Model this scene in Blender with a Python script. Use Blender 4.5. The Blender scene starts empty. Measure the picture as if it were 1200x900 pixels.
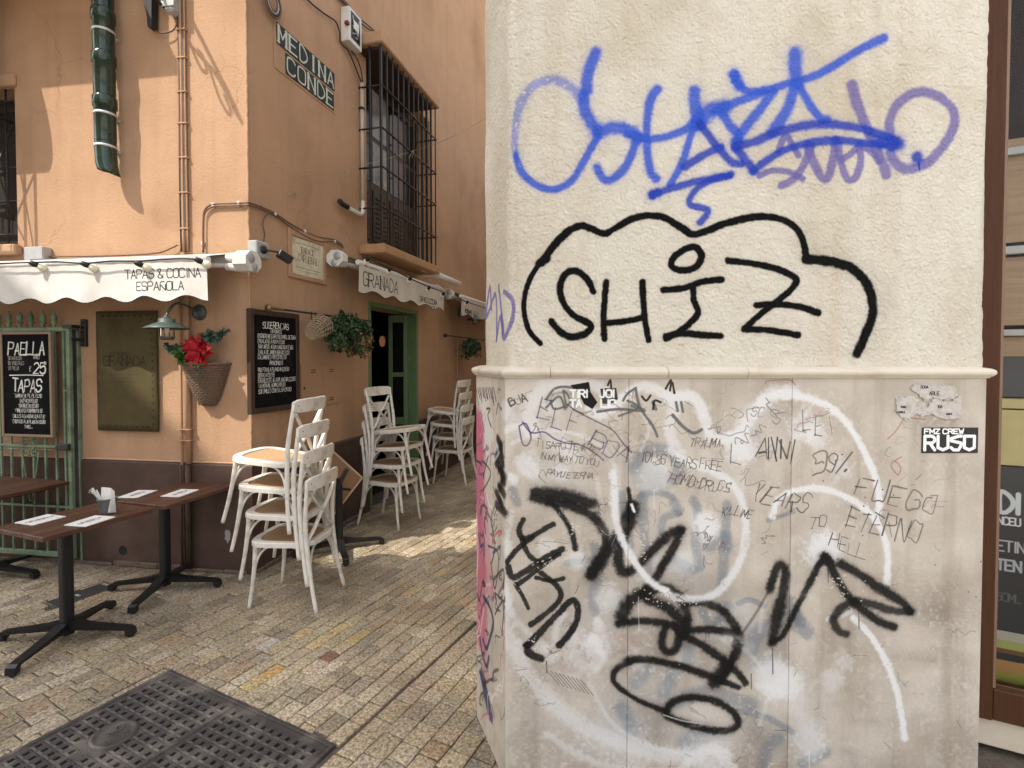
import bpy, math, random
import numpy as np
from mathutils import Vector, Matrix
random.seed(7); rng = np.random.default_rng(11)
S = bpy.context.scene
COL = S.collection
R = math.radians
# ------------------------------------------------------------------ camera, world, sun, exposure
CAMH = 1.75; F = 600.0; PITCH = R(1.375); PY = 434.4
cam_d = bpy.data.cameras.new('camera'); cam = bpy.data.objects.new('camera', cam_d); COL.objects.link(cam)
cam.location = (0, 0, CAMH); cam.rotation_euler = (R(90) - PITCH, 0, 0)
cam_d.sensor_width = 36; cam_d.lens = 36 * F / 1200.0
cam_d.shift_x = 0.0; cam_d.shift_y = -(450 - PY) / 1200.0
cam_d.clip_start = 0.05; cam_d.clip_end = 600
S.camera = cam
S.render.resolution_x = 1024; S.render.resolution_y = 768
SUN = Vector((-0.7507 * .634, -0.6607 * .634, .773)).normalized()      # towards the sun
SUN_EL = math.asin(SUN.z); SUN_AZ = math.atan2(SUN.x, SUN.y)
w = bpy.data.worlds.new('World'); S.world = w; w.use_nodes = True
nt = w.node_tree; nt.nodes.clear()
sky = nt.nodes.new('ShaderNodeTexSky'); sky.sky_type = 'NISHITA'; sky.sun_disc = False
sky.sun_elevation = SUN_EL; sky.sun_rotation = SUN_AZ; sky.dust_density = 3.0; sky.air_density = 0.9
bg = nt.nodes.new('ShaderNodeBackground'); bg.inputs[1].default_value = 0.15
hs = nt.nodes.new('ShaderNodeHueSaturation'); hs.inputs['Saturation'].default_value = 0.30
wo = nt.nodes.new('ShaderNodeOutputWorld')
nt.links.new(sky.outputs[0], hs.inputs['Color']); nt.links.new(hs.outputs[0], bg.inputs[0]); nt.links.new(bg.outputs[0], wo.inputs[0])
sl = bpy.data.lights.new('sun', 'SUN'); sl.energy = 2.0; sl.angle = R(0.6); sl.color = (1.0, .93, .82)
so = bpy.data.objects.new('sun', sl); COL.objects.link(so); so.rotation_euler = SUN.to_track_quat('Z', 'Y').to_euler()
S.view_settings.view_transform = 'Standard'; S.view_settings.look = 'None'
S.view_settings.exposure = 1.47; S.view_settings.gamma = 1.0

# ------------------------------------------------------------------ solving points from the photograph (on real planes)
def ray(px, py):
    a = (px - 600) / F; b = -(py - PY) / F
    return Vector((a, math.cos(PITCH) + b * math.sin(PITCH), -math.sin(PITCH) + b * math.cos(PITCH)))
def ground(px, py, h=0.0):
    r = ray(px, py); t = (h - CAMH) / r.z
    return Vector((r.x * t, r.y * t, h))
def project(p):
    d = Vector(p) - Vector((0, 0, CAMH))
    z = d.y * math.cos(PITCH) - d.z * math.sin(PITCH); y = d.y * math.sin(PITCH) + d.z * math.cos(PITCH)
    return (600 + F * d.x / z, PY - F * y / z, z)
class Frame:                       # x to the right as seen from outside, y inward, z up
    def __init__(s, ox, oy, dx, dy, oz=0.0):
        n = math.hypot(dx, dy); s.X = Vector((dx / n, dy / n, 0)); s.Y = Vector((-dy / n, dx / n, 0)); s.O = Vector((ox, oy, oz))
        s.M = Matrix(((s.X.x, s.Y.x, 0, ox), (s.X.y, s.Y.y, 0, oy), (0, 0, 1, oz), (0, 0, 0, 1)))
    def fit(s, px, py, d=0.0):     # local (x, z) of the point d metres in front of the plane seen at a pixel
        r = ray(px, py); o = s.O - s.Y * d; c = Vector((0, 0, CAMH))
        t = (o - c).dot(s.Y) / r.dot(s.Y); p = c + r * t - o
        return p.dot(s.X), p.z
    def at(s, x, z, d=0.0):
        return s.M @ Vector((x, -d, z))
C0 = ground(296, 672)
FL = Frame(C0.x, C0.y, .988, -.152)               # facade facing the camera, x<0 to the left of the corner
FA = Frame(C0.x, C0.y, .261, .965)                # alley side, x>0 into the alley
PZ = 2.07
FP = Frame(0, PZ, 1, 0)                           # front of the corner pier
P1 = Vector((-.028, PZ)); P0 = Vector((-.1725, PZ + .395))
FF = Frame(P0.x, P0.y, P1.x - P0.x, P1.y - P0.y)  # chamfered face of the pier
FACEL = (P1 - P0).length

# ------------------------------------------------------------------ object helpers
def props(o, label=None, cat=None, group=None, kind=None):
    if label: o['label'] = label
    if cat: o['category'] = cat
    if group: o['group'] = group
    if kind: o['kind'] = kind
    return o
def thing(name, label, cat, M=None, group=None):
    o = bpy.data.objects.new(name, None); COL.objects.link(o); o.empty_display_size = .1
    if M is not None: o.matrix_world = M
    return props(o, label, cat, group)
def T(x, y, z): return Matrix.Translation((x, y, z))
def RZ(a): return Matrix.Rotation(a, 4, 'Z')
def RX(a): return Matrix.Rotation(a, 4, 'X')
def RY(a): return Matrix.Rotation(a, 4, 'Y')
class MB:
    def __init__(s): s.v = []; s.f = []; s.uv = {}; s.smooth = set()
    def add(s, vs, fs, M=None, smooth=False):
        b = len(s.v)
        for p in vs: s.v.append(tuple(M @ Vector(p)) if M is not None else tuple(p))
        for q in fs:
            if smooth: s.smooth.add(len(s.f))
            s.f.append(tuple(b + i for i in q))
        return s
    def box(s, x0, x1, y0, y1, z0, z1, M=None, bev=0.0):
        if x0 > x1: x0, x1 = x1, x0
        if y0 > y1: y0, y1 = y1, y0
        if z0 > z1: z0, z1 = z1, z0
        b = min(bev, (x1 - x0) * .45, (y1 - y0) * .45, (z1 - z0) * .45)
        if b <= 0:
            vs = [(x0, y0, z0), (x1, y0, z0), (x1, y1, z0), (x0, y1, z0), (x0, y0, z1), (x1, y0, z1), (x1, y1, z1), (x0, y1, z1)]
            return s.add(vs, [(0, 3, 2, 1), (4, 5, 6, 7), (0, 1, 5, 4), (1, 2, 6, 5), (2, 3, 7, 6), (3, 0, 4, 7)], M)
        vs = []; idx = {}
        X = (x0, x1); Y = (y0, y1); Z = (z0, z1); sg = (1, -1)
        for i in (0, 1):
            for j in (0, 1):
                for k in (0, 1):
                    x, y, z = X[i], Y[j], Z[k]; a, c, d = sg[i] * b, sg[j] * b, sg[k] * b
                    idx[i, j, k, 0] = len(vs); vs.append((x, y + c, z + d))
                    idx[i, j, k, 1] = len(vs); vs.append((x + a, y, z + d))
                    idx[i, j, k, 2] = len(vs); vs.append((x + a, y + c, z))
        g = lambda i, j, k, l: idx[i, j, k, l]
        fs = []
        for i in (0, 1): q = [g(i, 0, 0, 0), g(i, 1, 0, 0), g(i, 1, 1, 0), g(i, 0, 1, 0)]; fs.append(q if i else q[::-1])
        for j in (0, 1): q = [g(0, j, 0, 1), g(0, j, 1, 1), g(1, j, 1, 1), g(1, j, 0, 1)]; fs.append(q if j else q[::-1])
        for k in (0, 1): q = [g(0, 0, k, 2), g(1, 0, k, 2), g(1, 1, k, 2), g(0, 1, k, 2)]; fs.append(q if k else q[::-1])
        for i in (0, 1):
            for j in (0, 1):
                q = [g(i, j, 0, 0), g(i, j, 1, 0), g(i, j, 1, 1), g(i, j, 0, 1)]; fs.append(q if (i + j) % 2 else q[::-1])
        for i in (0, 1):
            for k in (0, 1):
                q = [g(i, 0, k, 0), g(i, 0, k, 2), g(i, 1, k, 2), g(i, 1, k, 0)]; fs.append(q if (i + k) % 2 else q[::-1])
        for j in (0, 1):
            for k in (0, 1):
                q = [g(0, j, k, 1), g(1, j, k, 1), g(1, j, k, 2), g(0, j, k, 2)]; fs.append(q if (j + k) % 2 else q[::-1])
        for i in (0, 1):
            for j in (0, 1):
                for k in (0, 1):
                    q = [g(i, j, k, 0), g(i, j, k, 1), g(i, j, k, 2)]; fs.append(q if (i + j + k) % 2 else q[::-1])
        return s.add(vs, fs, M)
    def tube(s, pts, r, n=8, M=None, cap=True, closed=False, flat=None):
        pts = [Vector(p) for p in pts]; m = len(pts)
        rs = r if isinstance(r, (list, tuple)) else [r] * m
        up = None; vs = []; fs = []
        for i, p in enumerate(pts):
            a = pts[i - 1] if (i > 0 or closed) else p; c = pts[(i + 1) % m] if (i < m - 1 or closed) else p
            t = (c - a).normalized()
            if up is None:
                up = Vector((0, 0, 1)) if abs(t.z) < .9 else Vector((1, 0, 0))
            sd = t.cross(up).normalized(); up2 = sd.cross(t).normalized(); up = up2
            for k in range(n):
                an = 2 * math.pi * k / n
                ca, sa = math.cos(an), math.sin(an)
                if flat: ca *= flat[0]; sa *= flat[1]
                vs.append(p + sd * (ca * rs[i]) + up2 * (sa * rs[i]))
        for i in range(m if closed else m - 1):
            j = (i + 1) % m
            for k in range(n):
                k2 = (k + 1) % n; fs.append((i * n + k, i * n + k2, j * n + k2, j * n + k))
        b = len(s.v); s.add(vs, fs, M, smooth=True)
        if cap and not closed:
            s.f.append(tuple(b + k for k in range(n))[::-1]); s.f.append(tuple(b + (m - 1) * n + k for k in range(n)))
        return s
    def lathe(s, prof, n=24, M=None, a0=0.0, a1=2 * math.pi, smooth=True):
        vs = []; fs = []; full = abs(a1 - a0 - 2 * math.pi) < 1e-6; cols = n if full else n + 1
        for r_, z in prof:
            for k in range(cols):
                a = a0 + (a1 - a0) * k / n; vs.append((r_ * math.cos(a), r_ * math.sin(a), z))
        for i in range(len(prof) - 1):
            for k in range(n):
                k2 = (k + 1) % cols; fs.append((i * cols + k, i * cols + k2, (i + 1) * cols + k2, (i + 1) * cols + k))
        return s.add(vs, fs, M, smooth=smooth)
    def prism(s, poly, z0, z1, M=None):
        n = len(poly); vs = [(x, y, z0) for x, y in poly] + [(x, y, z1) for x, y in poly]
        fs = [tuple(range(n))[::-1], tuple(range(n, 2 * n))] + [(i, (i + 1) % n, n + (i + 1) % n, n + i) for i in range(n)]
        return s.add(vs, fs, M)
    def build(s, name, mat, parent=None, label=None, uvf=None, tint=None, kind=None):
        me = bpy.data.meshes.new(name); me.from_pydata(s.v, [], s.f); me.update()
        if mat is not None: me.materials.append(mat)
        if s.smooth:
            fl = [i in s.smooth for i in range(len(s.f))]; me.polygons.foreach_set('use_smooth', fl)
        if uvf:
            ul = me.uv_layers.new(name='uv'); li = np.zeros(len(me.loops), dtype=np.int32); me.loops.foreach_get('vertex_index', li)
            co = np.array([uvf(*v) for v in s.v]); ul.data.foreach_set('uv', co[li].ravel())
        if tint is not None:
            at = me.attributes.new('tint', 'FLOAT_COLOR', 'FACE'); at.data.foreach_set('color', np.asarray(tint, dtype=np.float32).ravel())
        o = bpy.data.objects.new(name, me); COL.objects.link(o)
        if parent is not None: o.parent = parent
        if label: o['label'] = label
        if kind: o['kind'] = kind
        return o
def mesh_thing(o, label, cat, M=None, group=None):
    if M is not None: o.matrix_world = M
    return props(o, label, cat, group)
def copy_tree(o, parent=None):
    c = o.copy(); COL.objects.link(c)
    if parent is not None: c.parent = parent
    for ch in list(o.children): copy_tree(ch, c)
    return c
def cat_rom(pts, n=6, closed=False):
    P = [Vector(p) for p in pts]; out = []; m = len(P)
    rng_ = range(m) if closed else range(m - 1)
    for i in rng_:
        p0 = P[(i - 1) % m] if (closed or i > 0) else P[0]; p1 = P[i]; p2 = P[(i + 1) % m]; p3 = P[(i + 2) % m] if (closed or i < m - 2) else P[-1]
        for k in range(n):
            t = k / n
            out.append(.5 * ((2 * p1) + (p2 - p0) * t + (2 * p0 - 5 * p1 + 4 * p2 - p3) * t * t + (3 * p1 - 3 * p2 + p3 - p0) * t ** 3))
    if not closed: out.append(P[-1])
    return out

# ------------------------------------------------------------------ materials
def newmat(name):
    m = bpy.data.materials.new(name); m.use_nodes = True; n = m.node_tree; b = n.nodes['Principled BSDF']; return m, n, b
def mat(name, col, rough=.7, col2=None, scale=8.0, bump=0.0, bscale=40.0, metal=0.0, spec=.4, stretch=None, detail=6.0, col3=None, s3=1.2, trans=0.0, alpha=1.0):
    m, n, b = newmat(name); L = n.links
    b.inputs['Roughness'].default_value = rough; b.inputs['Metallic'].default_value = metal
    b.inputs['Specular IOR Level'].default_value = spec
    b.inputs['Base Color'].default_value = (*col, 1)
    tc = n.nodes.new('ShaderNodeTexCoord'); mp = n.nodes.new('ShaderNodeMapping'); L.new(tc.outputs['Object'], mp.inputs[0])
    if stretch: mp.inputs['Scale'].default_value = stretch
    last = None
    if col2:
        no = n.nodes.new('ShaderNodeTexNoise'); no.inputs['Scale'].default_value = scale; no.inputs['Detail'].default_value = detail; no.inputs['Roughness'].default_value = .65
        L.new(mp.outputs[0], no.inputs['Vector'])
        cr = n.nodes.new('ShaderNodeValToRGB'); cr.color_ramp.elements[0].position = .32; cr.color_ramp.elements[1].position = .68
        cr.color_ramp.elements[0].color = (*col, 1); cr.color_ramp.elements[1].color = (*col2, 1)
        L.new(no.outputs[0], cr.inputs[0]); last = cr.outputs[0]
        if col3:
            n3 = n.nodes.new('ShaderNodeTexNoise'); n3.inputs['Scale'].default_value = s3; n3.inputs['Detail'].default_value = 5; L.new(mp.outputs[0], n3.inputs['Vector'])
            c3 = n.nodes.new('ShaderNodeValToRGB'); c3.color_ramp.elements[0].position = .5; c3.color_ramp.elements[1].position = .66
            L.new(n3.outputs[0], c3.inputs[0]); mx = n.nodes.new('ShaderNodeMix'); mx.data_type = 'RGBA'
            L.new(c3.outputs[0], mx.inputs[0]); L.new(last, mx.inputs[6]); mx.inputs[7].default_value = (*col3, 1); last = mx.outputs[2]
        L.new(last, b.inputs['Base Color'])
    if bump:
        nb = n.nodes.new('ShaderNodeTexNoise'); nb.inputs['Scale'].default_value = bscale; nb.inputs['Detail'].default_value = 5
        L.new(mp.outputs[0], nb.inputs['Vector']); bu = n.nodes.new('ShaderNodeBump'); bu.inputs['Strength'].default_value = bump; bu.inputs['Distance'].default_value = .01
        L.new(nb.outputs[0], bu.inputs['Height']); L.new(bu.outputs[0], b.inputs['Normal'])
    if trans: b.inputs['Transmission Weight'].default_value = trans
    return m
def paint_image(cv, name):
    H, W, _ = cv.a.shape; im = bpy.data.images.new(name, W, H, alpha=True, float_buffer=False)
    al = cv.a[..., 3:4]; rgb = np.where(al > 1e-4, cv.a[..., :3] / np.maximum(al, 1e-4), 0)
    # colours are given as sRGB values 0..1; a byte image is read back as sRGB
    out = np.concatenate([rgb, al], axis=2).astype(np.float32); im.alpha_mode = 'CHANNEL_PACKED'
    im.pixels.foreach_set(out.ravel()); im.update(); im.pack(); return im
def overlay(m, im):                # paint (image with alpha) over whatever the material already has as base colour
    n = m.node_tree; b = n.nodes['Principled BSDF']; L = n.links
    uv = n.nodes.new('ShaderNodeUVMap'); uv.uv_map = 'uv'
    ti = n.nodes.new('ShaderNodeTexImage'); ti.image = im; ti.extension = 'CLIP'; L.new(uv.outputs[0], ti.inputs[0])
    mx = n.nodes.new('ShaderNodeMix'); mx.data_type = 'RGBA'; L.new(ti.outputs[1], mx.inputs[0]); L.new(ti.outputs[0], mx.inputs[7])
    if b.inputs['Base Color'].is_linked: L.new(b.inputs['Base Color'].links[0].from_socket, mx.inputs[6])
    else: mx.inputs[6].default_value = b.inputs['Base Color'].default_value
    L.new(mx.outputs[2], b.inputs['Base Color']); return m

# ------------------------------------------------------------------ painting flat print and graffiti with code
NZ = rng.random((512, 512)).astype(np.float32)
def smooth_noise(n, cells):
    g = rng.random((cells + 1, cells + 1)); x = np.linspace(0, cells, n, endpoint=False); i = x.astype(int); f = x - i; f = f * f * (3 - 2 * f)
    a = g[i][:, i] * (1 - f)[None, :] + g[i][:, i + 1] * f[None, :]; b_ = g[i + 1][:, i] * (1 - f)[None, :] + g[i + 1][:, i + 1] * f[None, :]
    return (a * (1 - f)[:, None] + b_ * f[:, None]).astype(np.float32)
NM = (smooth_noise(512, 64) * .5 + smooth_noise(512, 128) * .3 + smooth_noise(512, 24) * .2)
NL = smooth_noise(512, 18) * .6 + smooth_noise(512, 40) * .4
class Canvas:
    def __init__(s, w, h, ppm): s.w, s.h, s.p = w, h, ppm; s.a = np.zeros((max(4, int(h * ppm)), max(4, int(w * ppm)), 4), dtype=np.float32)
    def comp(s, y0, y1, x0, x1, al, col):
        t = s.a[y0:y1, x0:x1]; al = np.clip(al, 0, 1)[..., None]
        t[..., :3] = t[..., :3] * (1 - al) + np.array(col, dtype=np.float32) * al; t[..., 3:] = t[..., 3:] * (1 - al) + al
    def stroke(s, pts, r, col, a=1.0, soft=.25, wear=0.0, halo=0.0, curve=True, closed=False, taper=None, rough=0.0):
        P = [Vector(q).to_2d() for q in pts]
        if curve and len(P) > 2: P = [v.to_2d() for v in cat_rom([q.to_3d() for q in P], 6, closed)] + ([P[0]] if closed else [])
        P = np.array([[q.x, q.y] for q in P]) * s.p
        if len(P) == 1: P = np.vstack([P, P + .01])
        rs = np.full(len(P), r * s.p)
        if isinstance(taper, (list, tuple)): rs = rs * np.interp(np.linspace(0, 1, len(P)), np.linspace(0, 1, len(taper)), taper)
        ext = (1 + soft + (3 if halo else 0)); m = rs.max() * ext + 2; H, W, _ = s.a.shape
        X0 = int(max(0, P[:, 0].min() - m)); X1 = int(min(W, P[:, 0].max() + m + 1)); Y0 = int(max(0, P[:, 1].min() - m)); Y1 = int(min(H, P[:, 1].max() + m + 1))
        if X1 <= X0 or Y1 <= Y0: return
        D = np.full((Y1 - Y0, X1 - X0), 99.0, dtype=np.float32)
        for i in range(len(P) - 1):
            a0, b0 = P[i], P[i + 1]; mm = max(rs[i], rs[i + 1]) * ext + 2
            x0 = int(max(X0, min(a0[0], b0[0]) - mm)); x1 = int(min(X1, max(a0[0], b0[0]) + mm + 1)); y0 = int(max(Y0, min(a0[1], b0[1]) - mm)); y1 = int(min(Y1, max(a0[1], b0[1]) + mm + 1))
            if x1 <= x0 or y1 <= y0: continue
            yy, xx = np.mgrid[y0:y1, x0:x1]; d = b0 - a0; L2 = max(1e-6, d @ d)
            t = np.clip(((xx - a0[0]) * d[0] + (yy - a0[1]) * d[1]) / L2, 0, 1)
            dist = np.hypot(xx - a0[0] - t * d[0], yy - a0[1] - t * d[1]) / (rs[i] + (rs[i + 1] - rs[i]) * t)
            v = D[y0 - Y0:y1 - Y0, x0 - X0:x1 - X0]; np.minimum(v, dist, out=v)
        yi = np.arange(Y0, Y1) % 512; xi = np.arange(X0, X1) % 512; nz = NZ[yi][:, xi]; nm = NM[yi][:, xi]
        if rough:
            nl = NL[(np.arange(Y0, Y1) // 3) % 512][:, (np.arange(X0, X1) // 3) % 512]; D = D * (1 + .55 * rough * (nl - .5)) + (nz - .5) * .28 * rough + (nm - .5) * .7 * rough
        al = np.clip((1 + soft - D) / (2 * soft), 0, 1); al = al * al * (3 - 2 * al)
        if halo: 
            hl = halo * np.exp(-np.maximum(D - .8, 0) * 1.6); al = np.maximum(al, np.where(nz < hl * 1.6, hl * 1.5, hl * .6))
        if wear: al = al * np.clip((nm - wear * .62) * (2.6 if soft > .7 else 6) + .5, 0, 1)
        s.comp(Y0, Y1, X0, X1, al * a, col)
    def rect(s, x0, y0, x1, y1, col, a=1.0):
        p = s.p; H, W, _ = s.a.shape
        X0, X1, Y0, Y1 = [int(round(v)) for v in (max(0, x0 * p), min(W, x1 * p), max(0, y0 * p), min(H, y1 * p))]
        if X1 > X0 and Y1 > Y0: s.comp(Y0, Y1, X0, X1, np.full((Y1 - Y0, X1 - X0), a, dtype=np.float32), col)
    def poly(s, pts, col, a=1.0, wear=0.0):
        p = np.array(pts) * s.p; H, W, _ = s.a.shape
        X0, X1, Y0, Y1 = int(max(0, p[:, 0].min())), int(min(W, p[:, 0].max() + 1)), int(max(0, p[:, 1].min())), int(min(H, p[:, 1].max() + 1))
        yy, xx = np.mgrid[Y0:Y1, X0:X1]; ins = np.zeros(yy.shape, bool)
        for i in range(len(p)):
            (ax, ay), (bx, by) = p[i], p[(i + 1) % len(p)]
            if ay == by: continue
            c = ((ay > yy) != (by > yy)) & (xx < (bx - ax) * (yy - ay) / (by - ay) + ax); ins ^= c
        al = ins.astype(np.float32) * a
        if wear: al *= np.clip((NM[np.arange(Y0, Y1) % 512][:, np.arange(X0, X1) % 512] - wear * .62) * 7 + .5, 0, 1)
        s.comp(Y0, Y1, X0, X1, al, col)
    def text(s, txt, x, y, h, col, r=None, wf=.62, sp=.22, a=1.0, jit=0.0, ang=0.0, font='sans', align='l', soft=.35, wear=0.0, mapf=None, slant=0.0):
        r = r or h * .07; w_ = h * wf; adv = w_ * (1 + sp); tot = sum((adv * (.45 if c in " .,'!:1I" else 1)) for c in txt) - w_ * sp
        cx = x - (tot if align == 'r' else tot / 2 if align == 'c' else 0) * (1 if True else 0)
        ca, sa = math.cos(ang), math.sin(ang); ox = x; k = cx
        for ch in txt:
            g = GL.get(ch.upper()); na = ch in " .,'!:1I"; jy = random.uniform(-jit, jit) * h; js = 1 + random.uniform(-jit, jit)
            if g:
                for st in g.split('|'):
                    q = []
                    for i in range(0, len(st), 2):
                        gx = int(st[i]) / 4; gy = int(st[i + 1]) / 6
                        if na and ch in '1I': gx = (gx - .5) * .6 + .22
                        elif na: gx = gx * .4
                        X = k + gx * w_ + slant * gy * h - ox; Y = gy * h * js + jy
                        jx = random.gauss(0, jit * .35) * h if font == 'hand' else 0; X += jx; Y += (random.gauss(0, jit * .35) * h if font == 'hand' else 0); q.append((ox + X * ca - Y * sa, y + X * sa + Y * ca))
                    if mapf: q = [mapf(*p_) for p_ in q]
                    s.stroke(q, r * (random.uniform(.75, 1.2) if font == 'hand' else 1), col, a * (random.uniform(.7, 1) if font == 'hand' else 1), soft=soft, curve=(len(q) > 4 and (font == 'hand' or ch.upper() in 'OCGSU03689&QDJ')), wear=wear, taper=[random.uniform(.65, 1.25) for _ in range(4)] if font == 'hand' and h * s.p > 20 else None)
                    if font == 'serif' and len(q) == 2 and abs(q[0][0] - q[1][0]) < abs(q[0][1] - q[1][1]) * .5:
                        s.stroke(q, r * 1.7, col, a, soft=.2, curve=False)
                        for e in q: s.stroke([(e[0] - h * .11, e[1]), (e[0] + h * .11, e[1])], r * .7, col, a, curve=False)
            k += adv * (.45 if na else 1)
        return k
GL = {'A': '002640|1232', 'B': '0006|0636454433030|'[:-2] + '|33424130' + '00', 'C': '453616050110' + '3041', 'D': '0006264442' + '2000', 'E': '4606|0600|0040|0333', 'F': '4606|0600|0333',
 'G': '4536160501103041' + '4323', 'H': '0600|4640|0343', 'I': '2620', 'J': '3631201001', 'K': '0600|460340'[:-2] + '0340'[-4:] , 'L': '0600|0040', 'M': '0006|0622|2246|4640', 'N': '0006|0640|4046',
 'O': '160501103041453616', 'P': '0006|063645443303', 'Q': '160501103041453616|2240', 'R': '0006|063645443303|2340', 'S': '453616050413334241301001', 'T': '0646|2620', 'U': '0601103041' + '46',
 'V': '0620|2046', 'W': '0610|1024|2430|3046', 'X': '0640|0046', 'Y': '0623|4623|2320', 'Z': '0646|4600|0040', '0': '160501103041453616', '1': '142620', '2': '05163645440040', '3': '05163645443323|3342413010' + '01',
 '4': '36024232|3630', '5': '46060334434130' + '1001', '6': '4536160501103041423303', '7': '064610', '8': '1304051636454433130201103041' + '4233', '9': '4333130405163645413010', '&': '4013040526243100' + '1122'[:0] + '',
 'Ñ': '0004|0440|4044|051626364'[:-1] + '', '€': '453616050110' + '3041|0424|0323', ',': '2110', '.': '2021', '*': '2526', '-': '1333', '%': '0046|0515|3141', "'": '2526', '!': '2622|2021', '°': '1626251516', '·': '2323', '/': '0046'}
GL['5'] = '4606|0603|03344341301001'; GL['2'] = '051636454400|0040'; GL['B'] = '0006|063645443303|33424130' + '00'; GL['K'] = '0600|4602|1340'; GL['&'] = '40051626251201103042'; GL['Ñ'] = '0004|0440|4044|051636'
ORANGE = mat('orange_render', (.405, .246, .145), .9, (.46, .286, .174), 3.0, bump=.45, bscale=45, col3=(.335, .196, .112), s3=.75)
def add_streaks(m, dark, amt, sc=(9, 9, .35)):
    n = m.node_tree; L = n.links; b = n.nodes['Principled BSDF']; tc = n.nodes.new('ShaderNodeTexCoord'); mp = n.nodes.new('ShaderNodeMapping'); mp.inputs['Scale'].default_value = sc
    L.new(tc.outputs['Object'], mp.inputs[0]); no = n.nodes.new('ShaderNodeTexNoise'); no.inputs['Scale'].default_value = 1; no.inputs['Detail'].default_value = 6; L.new(mp.outputs[0], no.inputs[0])
    cr = n.nodes.new('ShaderNodeValToRGB'); cr.color_ramp.elements[0].position = .5; cr.color_ramp.elements[1].position = .8; cr.color_ramp.elements[1].color = (amt, amt, amt, 1); L.new(no.outputs[0], cr.inputs[0])
    mx = n.nodes.new('ShaderNodeMix'); mx.data_type = 'RGBA'; L.new(cr.outputs[0], mx.inputs[0]); L.new(b.inputs['Base Color'].links[0].from_socket, mx.inputs[6]); mx.inputs[7].default_value = (*dark, 1)
    L.new(mx.outputs[2], b.inputs['Base Color'])
add_streaks(ORANGE, (.30, .165, .09), .4)
def add_cracks(m, col, amt, sc=1.1, w_=.006):
    n = m.node_tree; L = n.links; b = n.nodes['Principled BSDF']; tc = n.nodes.new('ShaderNodeTexCoord')
    dn = n.nodes.new('ShaderNodeTexNoise'); dn.inputs['Scale'].default_value = 3; dn.inputs['Detail'].default_value = 6; L.new(tc.outputs['Object'], dn.inputs[0])
    mx = n.nodes.new('ShaderNodeMix'); mx.data_type = 'RGBA'; mx.blend_type = 'LINEAR_LIGHT'; mx.inputs[0].default_value = .22; L.new(tc.outputs['Object'], mx.inputs[6]); L.new(dn.outputs[1], mx.inputs[7])
    vo = n.nodes.new('ShaderNodeTexVoronoi'); vo.feature = 'DISTANCE_TO_EDGE'; vo.inputs['Scale'].default_value = sc; L.new(mx.outputs[2], vo.inputs[0])
    r1 = n.nodes.new('ShaderNodeValToRGB'); r1.color_ramp.elements[0].position = 0; r1.color_ramp.elements[0].color = (1, 1, 1, 1); r1.color_ramp.elements[1].position = w_; r1.color_ramp.elements[1].color = (0, 0, 0, 1); L.new(vo.outputs[0], r1.inputs[0])
    mk = n.nodes.new('ShaderNodeTexNoise'); mk.inputs['Scale'].default_value = .9; mk.inputs['Detail'].default_value = 3; L.new(tc.outputs['Object'], mk.inputs[0])
    r2 = n.nodes.new('ShaderNodeValToRGB'); r2.color_ramp.elements[0].position = .50; r2.color_ramp.elements[1].position = .60; r2.color_ramp.elements[1].color = (amt, amt, amt, 1); L.new(mk.outputs[0], r2.inputs[0])
    mm = n.nodes.new('ShaderNodeMix'); mm.data_type = 'RGBA'; mm.blend_type = 'MULTIPLY'; mm.inputs[0].default_value = 1; L.new(r1.outputs[0], mm.inputs[6]); L.new(r2.outputs[0], mm.inputs[7])
    mo = n.nodes.new('ShaderNodeMix'); mo.data_type = 'RGBA'; L.new(mm.outputs[2], mo.inputs[0]); L.new(b.inputs['Base Color'].links[0].from_socket, mo.inputs[6]); mo.inputs[7].default_value = (*col, 1); L.new(mo.outputs[2], b.inputs['Base Color'])
add_cracks(ORANGE, (.20, .11, .06), .55)
def add_patches(m, col, amt, sc=.55, p=.60):        # repainted repairs: areas of slightly different tone with a definite edge
    n = m.node_tree; L = n.links; b = n.nodes['Principled BSDF']; tc = n.nodes.new('ShaderNodeTexCoord'); no = n.nodes.new('ShaderNodeTexNoise'); no.inputs['Scale'].default_value = sc; no.inputs['Detail'].default_value = 2.5; no.inputs['Distortion'].default_value = .4; L.new(tc.outputs['Object'], no.inputs[0])
    r1 = n.nodes.new('ShaderNodeValToRGB'); r1.color_ramp.elements[0].position = p; r1.color_ramp.elements[1].position = p + .02; r1.color_ramp.elements[1].color = (amt, amt, amt, 1); L.new(no.outputs[0], r1.inputs[0])
    mo = n.nodes.new('ShaderNodeMix'); mo.data_type = 'RGBA'; L.new(r1.outputs[0], mo.inputs[0]); L.new(b.inputs['Base Color'].links[0].from_socket, mo.inputs[6]); mo.inputs[7].default_value = (*col, 1); L.new(mo.outputs[2], b.inputs['Base Color'])
add_patches(ORANGE, (.50, .31, .19), .30, .7, .56)
PLINTH = mat('brown_plinth', (.060, .032, .024), .75, (.085, .048, .036), 4, bump=.4, bscale=30, col3=(.10, .062, .048), s3=2.2)
LEDGE = mat('ledge_edge', (.55, .36, .24), .8, (.45, .28, .18), 12)
GREENP = mat('green_glaze', (.006, .022, .014), .18, (.012, .035, .022), 14, spec=.6)
GREENM = mat('green_iron', (.14, .21, .13), .55, (.20, .27, .17), 20, bump=.2, col3=(.10, .13, .085), s3=9)
DOORG = mat('door_green', (.10, .17, .075), .5, (.13, .20, .095), 10)
BLACK = mat('black_iron', (.012, .012, .013), .45, (.02, .02, .02), 30)
BLACKP = mat('black_powdercoat', (.009, .009, .010), .38, (.014, .014, .015), 60)
DARKW = mat('dark_wood', (.035, .018, .012), .5, (.05, .028, .018), 20, stretch=(1, 1, .2))
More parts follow.
